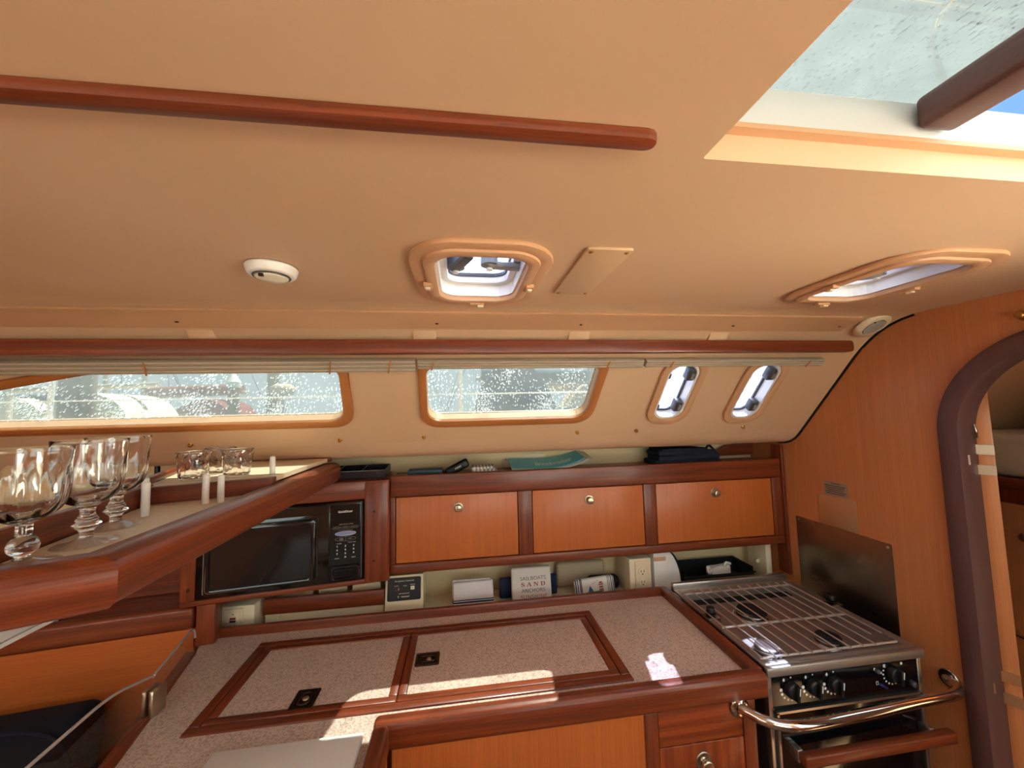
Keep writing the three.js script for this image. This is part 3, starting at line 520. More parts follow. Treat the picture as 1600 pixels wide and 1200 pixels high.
  M(t, 'igniter', lathe([[0, 0.008], [0.005, 0.008], [0.006, 0.006], [0.006, 0], [0, 0]].reverse(), 1.108, 0.905, zf + 0.004, 'z', 18), mat.greyPlastic);
  M(t, 'lighter_switch', new RoundedBoxGeometry(0.026, 0.006, 0.006, 2, 0.002).rotateZ(-0.5).translate(1.125, 0.863, zf + 0.006), PM({ color: '#2b2c6e', roughness: 0.3 }));
  M(t, 'oven_lock', [lathe([[0, 0.014], [0.006, 0.014], [0.008, 0.01], [0.008, 0], [0, 0]].reverse(), 1.213, 0.862, zf + 0.004, 'z', 18)], mat.greyPlastic);
  for (const x of [x0 + 0.0005, x1 - 0.018]) M(t, 'corner_post', crease(bx(x, x + 0.012, 0.22, 0.9255, zf - 0.012, zf + 0.006, 0.002)), mat.steel);
  const d = M(t, 'oven_door', crease(bx(x0 + 0.018, x1 - 0.024, 0.26, 0.838, zf - 0.008, zf + 0.012, 0.004)), mat.blackGloss);
  M(d, 'door_edge', [bx(x0 + 0.016, x0 + 0.022, 0.258, 0.84, zf - 0.008, zf + 0.014), bx(x1 - 0.028, x1 - 0.022, 0.258, 0.84, zf - 0.008, zf + 0.014), bx(x0 + 0.016, x1 - 0.022, 0.836, 0.842, zf - 0.008, zf + 0.014)], mat.steel);
  const h = M(d, 'oven_handle', crease(bx(x0 + 0.045, x1 + 0.012, 0.742, 0.768, zf + 0.04, zf + 0.062, 0.003)), mat.teak); h.userData.label = 'varnished teak oven handle';
  for (const x of [x0 + 0.046, x1 - 0.04]) M(h, 'handle_bracket', crease(bx(x - 0.004, x + 0.012, 0.74, 0.77, zf + 0.012, zf + 0.041, 0.002)), mat.steel);
}
{
  const t = thing('grab_bar', 'curved chrome grab bar across the front of the stove', 'grab bar', [1.0, 0.86, -0.9]);
  M(t, 'tube', tube([[0.690, 0.868, -0.931], [0.700, 0.867, -0.915], [0.728, 0.864, -0.886], [0.775, 0.862, -0.868], [0.85, 0.861, -0.865], [1.0, 0.861, -0.872], [1.15, 0.860, -0.882], [1.25, 0.858, -0.888], [1.30, 0.857, -0.898], [1.328, 0.855, -0.922], [1.340, 0.853, -0.944], [1.3495, 0.852, -0.948]], 0.0125, 90, 16), mat.chrome);
  M(t, 'flange', lathe([[0, 0.006], [0.018, 0.006], [0.024, 0.003], [0.025, 0], [0, 0]].reverse(), 0.690, 0.868, -0.9325, 'z', 28), mat.chrome);
  M(t, 'flange', lathe([[0, -0.006], [0.018, -0.006], [0.024, -0.003], [0.025, 0], [0, 0]], 1.3498, 0.852, -0.948, 'x', 28), mat.chrome);
}
// plates fixed to the bulkhead
{
  const plate = (t, n, z0, z1, y0, y1, m, th, x) => M(t, n, uvBox(crease(upright(ext(rr(-z1, y0, -z0, y1, 0.004), th, 0.0004), x)), 'z'), m);
  const scr = (t, z, y, r = 0.005) => M(t, 'screw', lathe([[0, -0.0025], [r * 0.6, -0.002], [r, 0], [0, 0]], 1.3475, y, z, 'x', 16), mat.nickel);
  let t = thing('splash_plate', 'large dull stainless splash plate on the bulkhead behind the stove', 'plate', [1.349, 0.86, -1.23]);
  plate(t, 'sheet', -1.408, -1.062, 0.70, 1.18, mat.plateSteel, 0.0018, 1.348); scr(t, -1.396, 1.168); scr(t, -1.074, 1.168);
  t = thing('notice_plate', 'small coppery blank metal plate above the splash plate', 'plate', [1.349, 1.19, -1.235]);
  plate(t, 'sheet', -1.305, -1.163, 1.1815, 1.292, mat.copperPlate, 0.0016, 1.3482); for (const [z, y] of [[-1.298, 1.285], [-1.17, 1.285], [-1.298, 1.188], [-1.17, 1.188]]) scr(t, z, y, 0.003);
  t = thing('warning_label', 'tiny engraved warning label at the top of the bulkhead plates', 'label', [1.349, 1.29, -1.232]);
  plate(t, 'sheet', -1.276, -1.188, 1.2935, 1.345, PM({ color: '#a08578', roughness: 0.5 }), 0.0014, 1.3484);
  const wt = canvasTex(512, 300, (g, W, H) => { g.fillStyle = '#a48a7c'; g.fillRect(0, 0, W, H); g.fillStyle = '#4c352c'; g.textAlign = 'center'; g.font = 'bold 40px sans-serif'; g.fillText('⚠ WARNING', W / 2, 46); for (let i = 0; i < 5; i++) { g.fillRect(24 + (i % 3) * 16, 76 + i * 42, W - 60 - (i * 37) % 110, 17); } });
  M(t, 'print', new THREE.PlaneGeometry(0.086, 0.05).rotateY(-Math.PI / 2).translate(1.3481, 1.319, -1.232), PM({ map: wt, roughness: 0.5 }));
  one('door_catch', lathe([[0, -0.02], [0.007, -0.02], [0.009, -0.014], [0.006, -0.008], [0.013, -0.002], [0.013, 0], [0, 0]], 1.3498, 1.832, -0.722, 'x', 20), mat.brass, 'small brass catch on the bulkhead above the arched doorway', 'catch', [1.3498, 1.832, -0.722]);
}
// door in the arched doorway, swung open into the aft cabin
{
  const t = struct('door_1'); t.position.set(1.392, 0, -0.862); t.rotation.y = 0.56; t.updateMatrixWorld(true);
  const s = rr(0.0, 0.11, 0.58, 1.74, [0.01, 0.01, 0.2, 0.2]);
  L(t, 'leaf', uvBox(crease(ext(s, 0.03, 0.002, 16)), 'y'), mat.bulkhead);
  for (const y of [1.47, 0.885]) {
    const h = L(t, 'hinge', [bx(-0.006, -0.0005, y + 0.014, y + 0.040, -0.012, 0.030), bx(-0.006, -0.0005, y - 0.040, y - 0.014, -0.012, 0.030), cyl(0.005, 0.005, 0.08, -0.006, y, -0.014)], mat.nickel);
    L(h, 'hinge_leaf', bx(-0.030, -0.006, y - 0.013, y + 0.013, -0.017, -0.013), mat.nickel);
  }
  L(t, 'hook', [tube([[-0.012, 1.565, 0.0], [-0.016, 1.55, 0.002], [-0.012, 1.535, 0.004], [-0.006, 1.53, 0.004]], 0.0025, 20, 8)], mat.chrome);
}
{
  const t = thing('aft_locker', 'dim locker with lever handle seen through the arched doorway', 'cabinet', [2.2, 0, -1.2]);
  M(t, 'carcass', bx(2.06, 2.70, 0, 1.30, -1.45, -0.55, 0.004, 'y'), mat.teak);
  M(t, 'top', crease(bx(2.03, 2.72, 1.30, 1.335, -1.46, -0.5, 0.006, 'z')), mat.teak);
  const dr = M(t, 'door', crease(bx(2.044, 2.059, 0.1, 1.24, -1.40, -0.95, 0.002, 'y')), mat.bulkhead);
  M(dr, 'lever', [rod([2.02, 0.70, -1.21], [2.02, 0.83, -1.21], 0.005), rod([2.01, 0.766, -1.25], [2.01, 0.766, -1.16], 0.0055), cyl(0.008, 0.008, 0.04, 2.03, 0.766, -1.21, 'x', 14)], mat.chrome);
  M(dr, 'knob', lathe([[0, -0.03], [0.012, -0.03], [0.016, -0.02], [0.008, -0.01], [0.012, 0], [0, 0]], 2.044, 1.128, -1.15, 'x', 20), mat.nickel);
  const b = thing('aft_shelf', 'pale moulded shelf in the cabin beyond the arched doorway', 'shelf', [2.3, 1.4, -1.2]);
  M(b, 'ledge', crease(bx(2.06, 2.74, 1.337, 1.50, -1.59, -0.9, 0.03)), mat.creamGloss);
  M(b, 'upstand', crease(bx(2.28, 2.74, 1.501, 1.66, -1.18, -0.9, 0.03)), mat.creamGloss);
}

// ------------------------------------------------------------------ bar shelf with glasses
{
  const t = thing('bar_shelf', 'cream bar shelf edged with a thick varnished teak rail, holding the glasses', 'shelf', [-0.55, 1.40, -0.95]);
  M(t, 'lower_deck', flat(ext(poly([[-0.46, 0.55], [-0.46, 1.06], [-0.70, 0.98], [-0.655, 0.83], [-0.60, 0.56], [-0.62, 0.48]]), 0.04), 1.405), mat.creamGloss);
  M(t, 'upper_deck', flat(ext(poly([[-0.462, 1.035], [-0.462, 1.40], [-0.86, 1.40], [-0.70, 0.952]]), 0.012), 1.471), mat.creamGloss);
  M(t, 'riser', uvBox(flat(ext(poly([[-0.462, 1.018], [-0.462, 1.034], [-0.71, 0.952], [-0.70, 0.936]]), 0.037), 1.4455), 'x'), mat.teak);
  M(t, 'under_box', bx(-0.74, -0.47, 1.402, 1.47, -1.40, -1.05), mat.teak);
  // outer rail: rounded section swept round the corner
  const sec = new THREE.Shape(); sec.moveTo(-0.024, -0.033); sec.lineTo(0.014, -0.033); sec.quadraticCurveTo(0.022, -0.030, 0.026, -0.016); sec.lineTo(0.026, 0.012); sec.quadraticCurveTo(0.025, 0.028, 0.006, 0.031); sec.lineTo(-0.014, 0.031); sec.quadraticCurveTo(-0.024, 0.030, -0.024, 0.020); sec.closePath();
  const pts = sec.getPoints(8);
  const sweep = (a, b, ma, mb) => {                     // straight length from a to b with mitred ends (ma, mb: end directions in plan)
    const A = new THREE.Vector2(...a), B = new THREE.Vector2(...b), d = B.clone().sub(A).normalize(), n = new THREE.Vector2(d.y, -d.x), pos = [];
    const P = (o, m, p) => { const q = m || n, k = 1 / q.dot(n); return [o.x + q.x * p.x * k, 1.436 + p.y, o.y + q.y * p.x * k]; };
    for (let i = 0; i < pts.length - 1; i++) { const a0 = P(A, ma, pts[i]), a1 = P(A, ma, pts[i + 1]), b0 = P(B, mb, pts[i]), b1 = P(B, mb, pts[i + 1]); pos.push(...a0, ...b0, ...b1, ...a0, ...b1, ...a1); }
    for (const [o, m, f] of [[A, ma, 0], [B, mb, 1]]) { const c = P(o, m, { x: 0, y: 0 }); for (let i = 0; i < pts.length - 1; i++) { const q = P(o, m, pts[i]), r = P(o, m, pts[i + 1]); pos.push(...c, ...(f ? r : q), ...(f ? q : r)); } }
    const g = new THREE.BufferGeometry(); g.setAttribute('position', new THREE.Float32BufferAttribute(pos, 3)); g.computeVertexNormals(); return crease(g, 0.75);
  };
  const mit = new THREE.Vector2(0.93, 0.36).normalize();
  M(t, 'side_rail', uvBox(sweep([-0.447, -1.405], [-0.447, -0.545], null, mit), 'z'), mat.teak);
  const n2 = mit.clone();
  M(t, 'end_rail', uvBox(sweep([-0.447, -0.545], [-0.66, -0.445], mit, null), 'x'), mat.teak);
  // rounded far end
  const capG = new THREE.LatheGeometry(pts.filter((p) => p.x >= 0).map((p) => new THREE.Vector2(p.x * 1.0, p.y)).concat([new THREE.Vector2(0, 0.031)]), 28).translate(-0.447, 1.436, -1.405);
  M(t, 'rail_end', uvBox(crease(capG.toNonIndexed(), 0.9), 'x'), mat.teak);
  M(t, 'back_rail', crease(bx(-0.87, -0.45, 1.4715, 1.502, -1.418, -1.400, 0.005)), mat.teak);
  const ir = (a, b, y0, y1, w) => { const d = Math.hypot(b[0] - a[0], b[1] - a[1]), g = crease(new RoundedBoxGeometry(d, y1 - y0, w, 2, 0.003)); const q = uvBox(g, 'x'); q.rotateY(-Math.atan2(b[1] - a[1], b[0] - a[0])); q.translate((a[0] + b[0]) / 2, (y0 + y1) / 2, (a[1] + b[1]) / 2); return q; };
  M(t, 'inner_rail', ir([-0.605, -0.52], [-0.695, -0.965], 1.40, 1.487, 0.014), mat.teak);
  M(t, 'upper_side_rail', ir([-0.706, -0.955], [-0.865, -1.402], 1.4715, 1.50, 0.014), mat.teak);
  M(t, 'under_track', [bx(-0.545, -0.535, 1.375, 1.402, -1.0, -0.42), bx(-0.549, -0.531, 1.371, 1.376, -1.0, -0.42)], mat.alu);
}
for (const [x, z, y, h, w] of [[-0.608, -0.835, 1.4455, 0.066, 'beside the foot of the tallest goblet, nearest of the white pegs'], [-0.668, -0.915, 1.4455, 0.064, 'at the left end of the wooden riser'], [-0.557, -0.925, 1.4455, 0.066, 'in front of the left tumbler, first of a close pair'], [-0.532, -0.935, 1.4455, 0.060, 'just right of its close twin, by the teak rail'], [-0.49, -1.075, 1.4835, 0.046, 'standing alone on the raised deck near the far end']])
  one('shelf_peg', lathe([[0, 0], [0.0068, 0], [0.0066, h - 0.004], [0.005, h - 0.001], [0, h]], x, y, z, 'y', 20), mat.whiteGloss, 'white round peg ' + w, 'peg', [x, y, z], 'white shelf pegs');

function facet(g, n, amp, y0, y1) {      // pressed facets in the lower bowl
  const p = g.attributes.position; for (let i = 0; i < p.count; i++) { const x = p.getX(i), y = p.getY(i), z = p.getZ(i), r = Math.hypot(x, z); if (y < y0 || y > y1 || r < 0.012) continue; const a = Math.atan2(z, x), k = 1 + amp * Math.cos(a * n + Math.sin((y - y0) * 40) * 0.6) * Math.sin(Math.PI * (y - y0) / (y1 - y0)); p.setX(i, x * k); p.setZ(i, z * k); } g.computeVertexNormals(); return g;
}
function goblet(label, x, z, style, k = 1) {
  const Y = 1.4458, t = thing('goblet', label, 'glass', [x, Y, z], 0, 'stemmed goblets on the bar shelf');
  const stem = style === 'ball' ? [[0.006, 0.010], [0.007, 0.013], [0.0135, 0.020], [0.0150, 0.027], [0.0125, 0.035], [0.0085, 0.040], [0.0080, 0.048], [0.0085, 0.056]] : [[0.0085, 0.012], [0.008, 0.018], [0.010, 0.022], [0.0155, 0.027], [0.0165, 0.0295], [0.012, 0.033], [0.013, 0.036], [0.0105, 0.040], [0.0085, 0.046], [0.0095, 0.053]];
  const foot = [[0, 0], [0.036, 0], [0.0372, 0.0008], [0.036, 0.0016], [0.022, 0.0042], [0.012, 0.008]];
  const bowlO = [[0.014, 0.058], [0.024, 0.064], [0.032, 0.073], [0.0365, 0.086], [0.0385, 0.102], [0.0395, 0.122], [0.0425, 0.157]], bowlI = [[0.0412, 0.157], [0.0382, 0.122], [0.037, 0.102], [0.0345, 0.086], [0.029, 0.075], [0.018, 0.0665], [0, 0.064]];
  const sm = (pts, n) => new THREE.SplineCurve(pts.map((p) => new THREE.Vector2(...p))).getPoints(n);
  const V = (q) => q.map((p) => (p.isVector2 ? p : new THREE.Vector2(...p))), put = (n, pr, m, f) => { const g = new THREE.LatheGeometry(V(pr), 64); if (f) facet(g, style === 'ball' ? 11 : 9, style === 'ball' ? 0.07 : 0.035, 0.060, 0.128); g.scale(k, k, k); return L(t, n, g, m); };
  put('foot', [...foot, [0.009, 0.0095]], mat.glassThin);
  put('bowl', [[0, 0.0085], [0.009, 0.0095], ...sm([...stem, ...bowlO], 60), ...sm(bowlI, 24).map((p) => new THREE.Vector2(Math.max(0, p.x), p.y))], mat.glass, true); return t;
}
goblet('clear goblet with a smooth ringed stem, farthest and rightmost of the row', -0.603, -0.765, 'ring', 1.0);
goblet('clear goblet with a ringed stem, second from the right in the row', -0.568, -0.672, 'ring', 1.0);
goblet('pressed-glass goblet with a ball stem at the near corner of the shelf', -0.566, -0.585, 'ball', 0.97);
function tumbler(label, x, z, k = 1) {
  const Y = 1.4838, g = new THREE.LatheGeometry([[0, 0], [0.026, 0], [0.0275, 0.002], [0.030, 0.02], [0.0335, 0.05], [0.036, 0.0655], [0.0355, 0.067], [0.0345, 0.066], [0.032, 0.05], [0.0285, 0.02], [0.0262, 0.006], [0, 0.005]].flatMap((p, i, a) => { if (i === a.length - 1) return [new THREE.Vector2(...p)]; const q = a[i + 1], o = []; for (let j = 0; j < 4; j++) o.push(new THREE.Vector2(p[0] + (q[0] - p[0]) * j / 4, p[1] + (q[1] - p[1]) * j / 4)); return o; }), 72);
  const p = g.attributes.position; for (let i = 0; i < p.count; i++) { const X = p.getX(i), y = p.getY(i), Z = p.getZ(i), r = Math.hypot(X, Z); if (r < 0.026 || y < 0.003 || y > 0.062) continue; const a = (Math.atan2(Z, X) / (2 * Math.PI) + 0.5) * 24, d = (vn(a, y * 160, 24, 64, 5) - 0.5) * 0.0034; p.setX(i, X * (1 + d / r)); p.setZ(i, Z * (1 + d / r)); }
  g.computeVertexNormals(); g.scale(k, k, k);
  const m = new THREE.Mesh(g, mat.acrylic); m.name = numbered('tumbler'); m.position.set(x, Y, z); m.castShadow = m.receiveShadow = true; scene.add(m); tag(m, label, 'glass', 'hammered tumblers on the raised shelf');
}
tumbler('hammered clear tumbler at the left front of the raised shelf', -0.655, -1.04, 1.0);
tumbler('hammered clear tumbler at the right front of the raised shelf', -0.575, -1.075, 1.0);
tumbler('hammered clear tumbler standing behind the front pair', -0.655, -1.145, 1.0);

// ------------------------------------------------------------------ headliner fittings
{
  const s = new THREE.Shape(); s.moveTo(-3.2, 0.316); s.lineTo(0.178, 0.316); s.quadraticCurveTo(0.191, 0.3165, 0.191, 0.3255); s.quadraticCurveTo(0.191, 0.335, 0.178, 0.335); s.lineTo(-3.2, 0.335); s.closePath();
  one('ceiling_batten', uvBox(crease(flat(ext(s, 0.012, 0.003), 1.883), 0.6), 'x'), mat.teak, 'long dark teak batten on the ceiling, ending in a rounded tip', 'batten', [-1.5, 1.883, -0.326]);
}
{
  const t = thing('ceiling_lamp', 'small white round dome lamp on the ceiling, switched off', 'lamp', [-0.328, 1.895, -0.702]);
  L(t, 'base', lathe([[0, 0], [0.041, 0], [0.0415, -0.004], [0.038, -0.014], [0.034, -0.017], [0, -0.017]].reverse(), 0, 0, 0), mat.whiteGloss);
  L(t, 'lens', lathe([[0, -0.0255], [0.012, -0.025], [0.024, -0.0215], [0.0285, -0.0175], [0, -0.0172]].reverse().map((p) => p), 0, 0, 0), PM({ color: '#e6dcc6', roughness: 0.3 }));
  L(t, 'switch', new RoundedBoxGeometry(0.008, 0.006, 0.004, 2, 0.001).translate(-0.006, -0.022, 0.024), mat.bronze);
  L(t, 'groove', new THREE.TorusGeometry(0.029, 0.0012, 8, 40).rotateX(Math.PI / 2).translate(0, -0.0172, 0), mat.greyPlastic);
}
{
  const t = thing('ceiling_cover', 'cream rectangular cover plate with corner screws beside the small ceiling hatch', 'cover', [0.248, 1.895, -0.69]);
  M(t, 'plate', crease(flat(ext(rr(0.208, 0.572, 0.288, 0.807, 0.006), 0.005, 0.0015), 1.8898)), PM({ color: '#d9b48c', roughness: 0.5 }));
  for (const [x, z] of [[0.217, -0.582], [0.279, -0.582], [0.217, -0.797], [0.279, -0.797]]) M(t, 'screw', lathe([[0, -0.0025], [0.003, -0.002], [0.0042, 0], [0, 0]], x, 1.8898, z, 'y', 14), mat.brass);
}
{
  const pf = [[-0.958, 1.8895], [-0.975, 1.8825], [-1.0, 1.8755], [-1.03, 1.8635]], t = thing('headliner_fascia', 'cream fascia strip with screws running under the ceiling edge', 'fascia', [-1, 1.87, -1.0]);
  const g = sheet(pf.map(([z, y]) => [z + 0.003, y - 0.006]), -3.25, 1.19, 0.006, 0.5); M(t, 'strip', uvBox(g, 'x'), PM({ color: '#e0ae84', roughness: 0.5, map: tex(128, 128, (u, v) => 215 + 40 * vn(u * 5, v * 3, 5, 3, 8), true, [0.8, 3]) }));
  for (const x of [-1.35, -0.68, -0.06, 0.335, 0.80, 1.16]) M(t, 'screw', new THREE.SphereGeometry(0.004, 10, 6).scale(1.2, 0.5, 1).translate(x, 1.8665, -1.002), mat.bronze);
}
{
  const t = thing('window_rail', 'long dark teak grab rail running above the cabin windows', 'rail', [-0.8, 1.81, -1.06]);
  const s = roundPoly([[-3.2, 1.788], [1.258, 1.7965], [1.258, 1.833], [-3.2, 1.835]], [0.002, 0.012, 0.012, 0.002]);
  M(t, 'rail', uvBox(crease(ext(s, 0.028, 0.005).translate(0, 0, -1.072), 0.6), 'x'), mat.teak);
  for (const x of [-1.45, -0.66, -0.098, 0.345, 0.79]) M(t, 'bracket', crease(upright(ext(poly([[1.062, 1.836], [1.045, 1.858], [1.09, 1.83], [1.105, 1.805], [1.072, 1.80]]), 0.062, 0.002), x - 0.03), 0.5), mat.cream);
}
// pleated blinds drawn up over the windows
function blind(label, x0, x1, cords, s0, s1) {
  const t = thing('pleated_blind', label, 'blind', slopeAt((x0 + x1) / 2, (s0 + s1) / 2, -0.02), 0, 'drawn-up pleated blinds'), n = 6, h = (s1 - s0) / n;
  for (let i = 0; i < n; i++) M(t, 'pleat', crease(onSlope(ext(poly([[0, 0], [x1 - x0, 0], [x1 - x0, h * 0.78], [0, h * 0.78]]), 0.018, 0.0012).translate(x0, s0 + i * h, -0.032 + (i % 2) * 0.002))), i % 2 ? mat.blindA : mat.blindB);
  for (const c of cords) M(t, 'cord', onSlope(new THREE.BoxGeometry(0.004, (s1 - s0) * 1.05, 0.0015).rotateZ(0.25).translate(c, (s0 + s1) / 2, -0.0335)), mat.tanTrim);
}
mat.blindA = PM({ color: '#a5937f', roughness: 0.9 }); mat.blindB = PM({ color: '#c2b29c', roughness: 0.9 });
blind('long pleated blind drawn up over the left window', -3.0, -0.128, [-1.6, -0.82, -0.36, -0.2], 0.006, 0.046);
blind('pleated blind drawn up over the second window', -0.122, 0.567, [-0.08, 0.45], 0.010, 0.037);
blind('pleated blind drawn up over the two small portlights', 0.575, 1.205, [0.66, 1.145], 0.012, 0.036);
for (const [x, w] of [[-0.85, 'below the long left window, above the tumblers'], [-0.40, 'below the right end of the long left window'], [-0.127, 'below the left corner of the second window'], [0.416, 'below the right corner of the second window'], [0.641, 'below the left portlight'], [1.077, 'below the right portlight']]) {
  const g = lathe([[0, 0.010], [0.004, 0.010], [0.0055, 0.007], [0.003, 0.004], [0.007, 0.0015], [0.007, 0], [0, 0]].reverse(), 0, 0, 0, 'y', 16); g.rotateX(Math.PI / 2); g.rotateX(Math.atan2(0.6573, 0.7537)); const p = slopeAt(x, 0.337, 0); g.translate(...p);
  one('brass_stud', g, mat.brass, 'brass curtain stud ' + w, 'stud', p, 'brass studs below the windows');
}
{
  const g = new THREE.Group(); const t = thing('speaker', 'cream round speaker in the corner of the headliner by the bulkhead', 'speaker', [1.272, 1.877, -1.002]); t.rotation.set(-0.55, 0, 0.05); t.updateMatrixWorld(true);
  L(t, 'bezel', lathe([[0, 0], [0.048, 0], [0.050, -0.006], [0.046, -0.014], [0.035, -0.018], [0.032, -0.016], [0, -0.016]].reverse(), 0, 0, 0), mat.creamGloss);
  L(t, 'grille', lathe([[0, -0.0185], [0.028, -0.0175], [0.031, -0.016], [0, -0.0158]].reverse(), 0, 0, 0), PM({ color: '#a8a59c', roughness: 0.6 }));
  L(t, 'rivet', new THREE.SphereGeometry(0.0025, 8, 6).translate(-0.024, -0.0185, 0.024), mat.bronze);
}

// ------------------------------------------------------------------ things on the locker top and along the hull
const TOP = 1.3905;
function cloth(w, h, d, amp, s, nx = 24, ny = 10) {      // a soft folded slab, its front face carries the uv of the print
  const g = new RoundedBoxGeometry(w, h, d, 4, Math.min(w, h, d) * 0.38), p = g.attributes.position;
  for (let i = 0; i < p.count; i++) { const x = p.getX(i), y = p.getY(i), z = p.getZ(i); p.setX(i, x + amp * 0.6 * (vn(y * 30 + s, z * 40, 64, 64, s) - 0.5)); p.setY(i, y + amp * (vn(x * 25 + s, z * 30 + 3, 64, 64, s + 1) - 0.5)); p.setZ(i, z + amp * (vn(x * 28, y * 30 + s, 64, 64, s + 2) - 0.5)); }
  g.computeVertexNormals(); const uv = g.attributes.uv, bb = new THREE.Box3().setFromBufferAttribute(p); for (let i = 0; i < p.count; i++) uv.setXY(i, (p.getX(i) - bb.min.x) / (bb.max.x - bb.min.x), (p.getY(i) - bb.min.y) / (bb.max.y - bb.min.y));
  return g;
}
{
  const t = thing('folded_jacket', 'dark navy folded fabric bundle lying on the overhead locker', 'bundle', [0.94, TOP, -1.535]);
  [[0, 0.008, 0.30, 0.02], [0.008, 0.026, 0.275, 0.024], [-0.006, 0.045, 0.255, 0.02], [-0.02, 0.058, 0.20, 0.012]].forEach(([dx, y, w, h], i) => L(t, 'fold', cloth(w, h, 0.11, 0.012, i + 2).translate(dx, y + 0.005, 0), mat.navyCloth));
  L(t, 'strap', tube([[0.10, 0.06, 0.02], [0.115, 0.074, 0.02], [0.122, 0.066, 0.03], [0.14, 0.03, 0.05]], 0.005, 20, 8), mat.navyCloth);
}
{
  const t = thing('magazine', 'turquoise magazine with curling white pages on the overhead locker', 'magazine', [0.36, TOP, -1.53]);
  const cov = canvasTex(1024, 256, (g, W, H) => { g.fillStyle = '#5cc0cf'; g.fillRect(0, 0, W, H); g.fillStyle = '#3f9fb0'; for (let i = 0; i < 6; i++) g.fillRect(60, 40 + i * 34, W - 120 - i * 60, 7); g.fillStyle = '#dff1f1'; g.font = 'italic bold 92px serif'; g.fillText('Weekender', 330, 190); });
  const leaf = (dy, l, m, n) => {
    const N = 30, pos = [], uv = [], idx = [], th = 0.0016;
    for (let k = 0; k < 2; k++) for (let i = 0; i <= N; i++) for (let j = 0; j <= 4; j++) { const u = i / N, v = j / 4, x = -0.165 + u * l, curl = Math.pow(Math.max(0, (u - 0.45) / 0.55), 2) * 0.034 + 0.004 * Math.pow(1 - u, 3), z = 0.045 - v * 0.13; pos.push(x, 0.006 + dy + curl * (1 - 0.25 * v) + v * 0.026 + k * th, z - curl * 0.3); uv.push(u, v); }
    const q = (N + 1) * 5; for (let i = 0; i < N; i++) for (let j = 0; j < 4; j++) { const a = i * 5 + j, b = a + 5; idx.push(a, a + 1, b, b, a + 1, b + 1, q + a, q + b, q + a + 1, q + b, q + b + 1, q + a + 1); }
    for (let i = 0; i < N; i++) for (const j of [0, 4]) { const a = i * 5 + j, b = a + 5; idx.push(a, b, q + a, q + a, b, q + b); }
    for (const i of [0, N]) for (let j = 0; j < 4; j++) { const a = i * 5 + j, b = a + 1; idx.push(a, b, q + a, q + a, b, q + b); }
    const g = new THREE.BufferGeometry(); g.setAttribute('position', new THREE.Float32BufferAttribute(pos, 3)); g.setAttribute('uv', new THREE.Float32BufferAttribute(uv, 2)); g.setIndex(idx); const h = crease(g, 0.6); return L(t, n, h, m);
  };
  leaf(0, 0.335, mat.white, 'pages'); leaf(0.0022, 0.32, mat.white, 'pages'); leaf(0.0045, 0.30, PM({ map: cov, roughness: 0.35 }), 'cover');
}
one('blue_box', crease(bx(-0.205, -0.075, TOP, TOP + 0.024, -1.56, -1.50, 0.003)), PM({ color: '#3d5263', roughness: 0.5 }), 'flat slate-blue box lying on the left end of the overhead locker', 'box', [-0.14, TOP, -1.53]);
{
  const t = thing('glasses_case', 'black soft case with white lettering leaning on the overhead locker', 'case', [-0.005, TOP, -1.52]);
  t.rotation.set(0, 0, 0.45); t.updateMatrixWorld(true);
  L(t, 'shell', cloth(0.098, 0.034, 0.03, 0.006, 5).translate(0, 0.03, 0), mat.blackSatin);
  const tx = canvasTex(256, 96, (g, W, H) => { g.fillStyle = '#0b0b0c'; g.fillRect(0, 0, W, H); g.fillStyle = '#e9e7e2'; g.font = 'bold 44px sans-serif'; g.fillText('COAST', 60, 60); });
  L(t, 'print', new THREE.PlaneGeometry(0.05, 0.016).translate(0.004, 0.029, 0.0175), PM({ map: tx, roughness: 0.6 }));
}
const stripeTex = canvasTex(256, 256, (g, W, H) => { g.fillStyle = '#e7e0d6'; g.fillRect(0, 0, W, H); g.fillStyle = '#3c3a44'; for (let i = 0; i < 7; i++) { g.fillRect(10 + i * 38, 0, 7, H); g.fillRect(22 + i * 38, 0, 3, H); } });
{ const t = thing('striped_cloth', 'folded white cloth with dark stripes beside the black case', 'cloth', [0.085, TOP, -1.525]); L(t, 'fold', cloth(0.10, 0.016, 0.07, 0.006, 3).translate(0, 0.011, 0), PM({ map: stripeTex, roughness: 0.95 })); L(t, 'fold', cloth(0.085, 0.011, 0.06, 0.006, 6).translate(-0.004, 0.023, 0), PM({ map: stripeTex, roughness: 0.95 })); }
{
  const t = thing('organizer_tray', 'dark smoky plastic tray with compartments on top of the microwave cabinet', 'tray', [-0.42, 1.3975, -1.55]), m = PM({ color: '#2c2a30', roughness: 0.25 });
  M(t, 'bottom', bx(-0.55, -0.285, 1.398, 1.401, -1.60, -1.475), m); M(t, 'wall', bx(-0.55, -0.285, 1.401, 1.424, -1.478, -1.475), m); M(t, 'wall', bx(-0.55, -0.285, 1.401, 1.432, -1.60, -1.597), m);
  for (const x of [-0.55, -0.46, -0.372, -0.288]) M(t, 'divider', ext(poly([[1.478, 1.401], [1.597, 1.401], [1.597, 1.432], [1.478, 1.422]]), 0.003).rotateY(Math.PI / 2).translate(x, 0, 0), m);
  M(t, 'edge_strip', rod([-0.55, 1.4245, -1.4765], [-0.285, 1.4245, -1.4765], 0.0018), mat.midGrey);
}
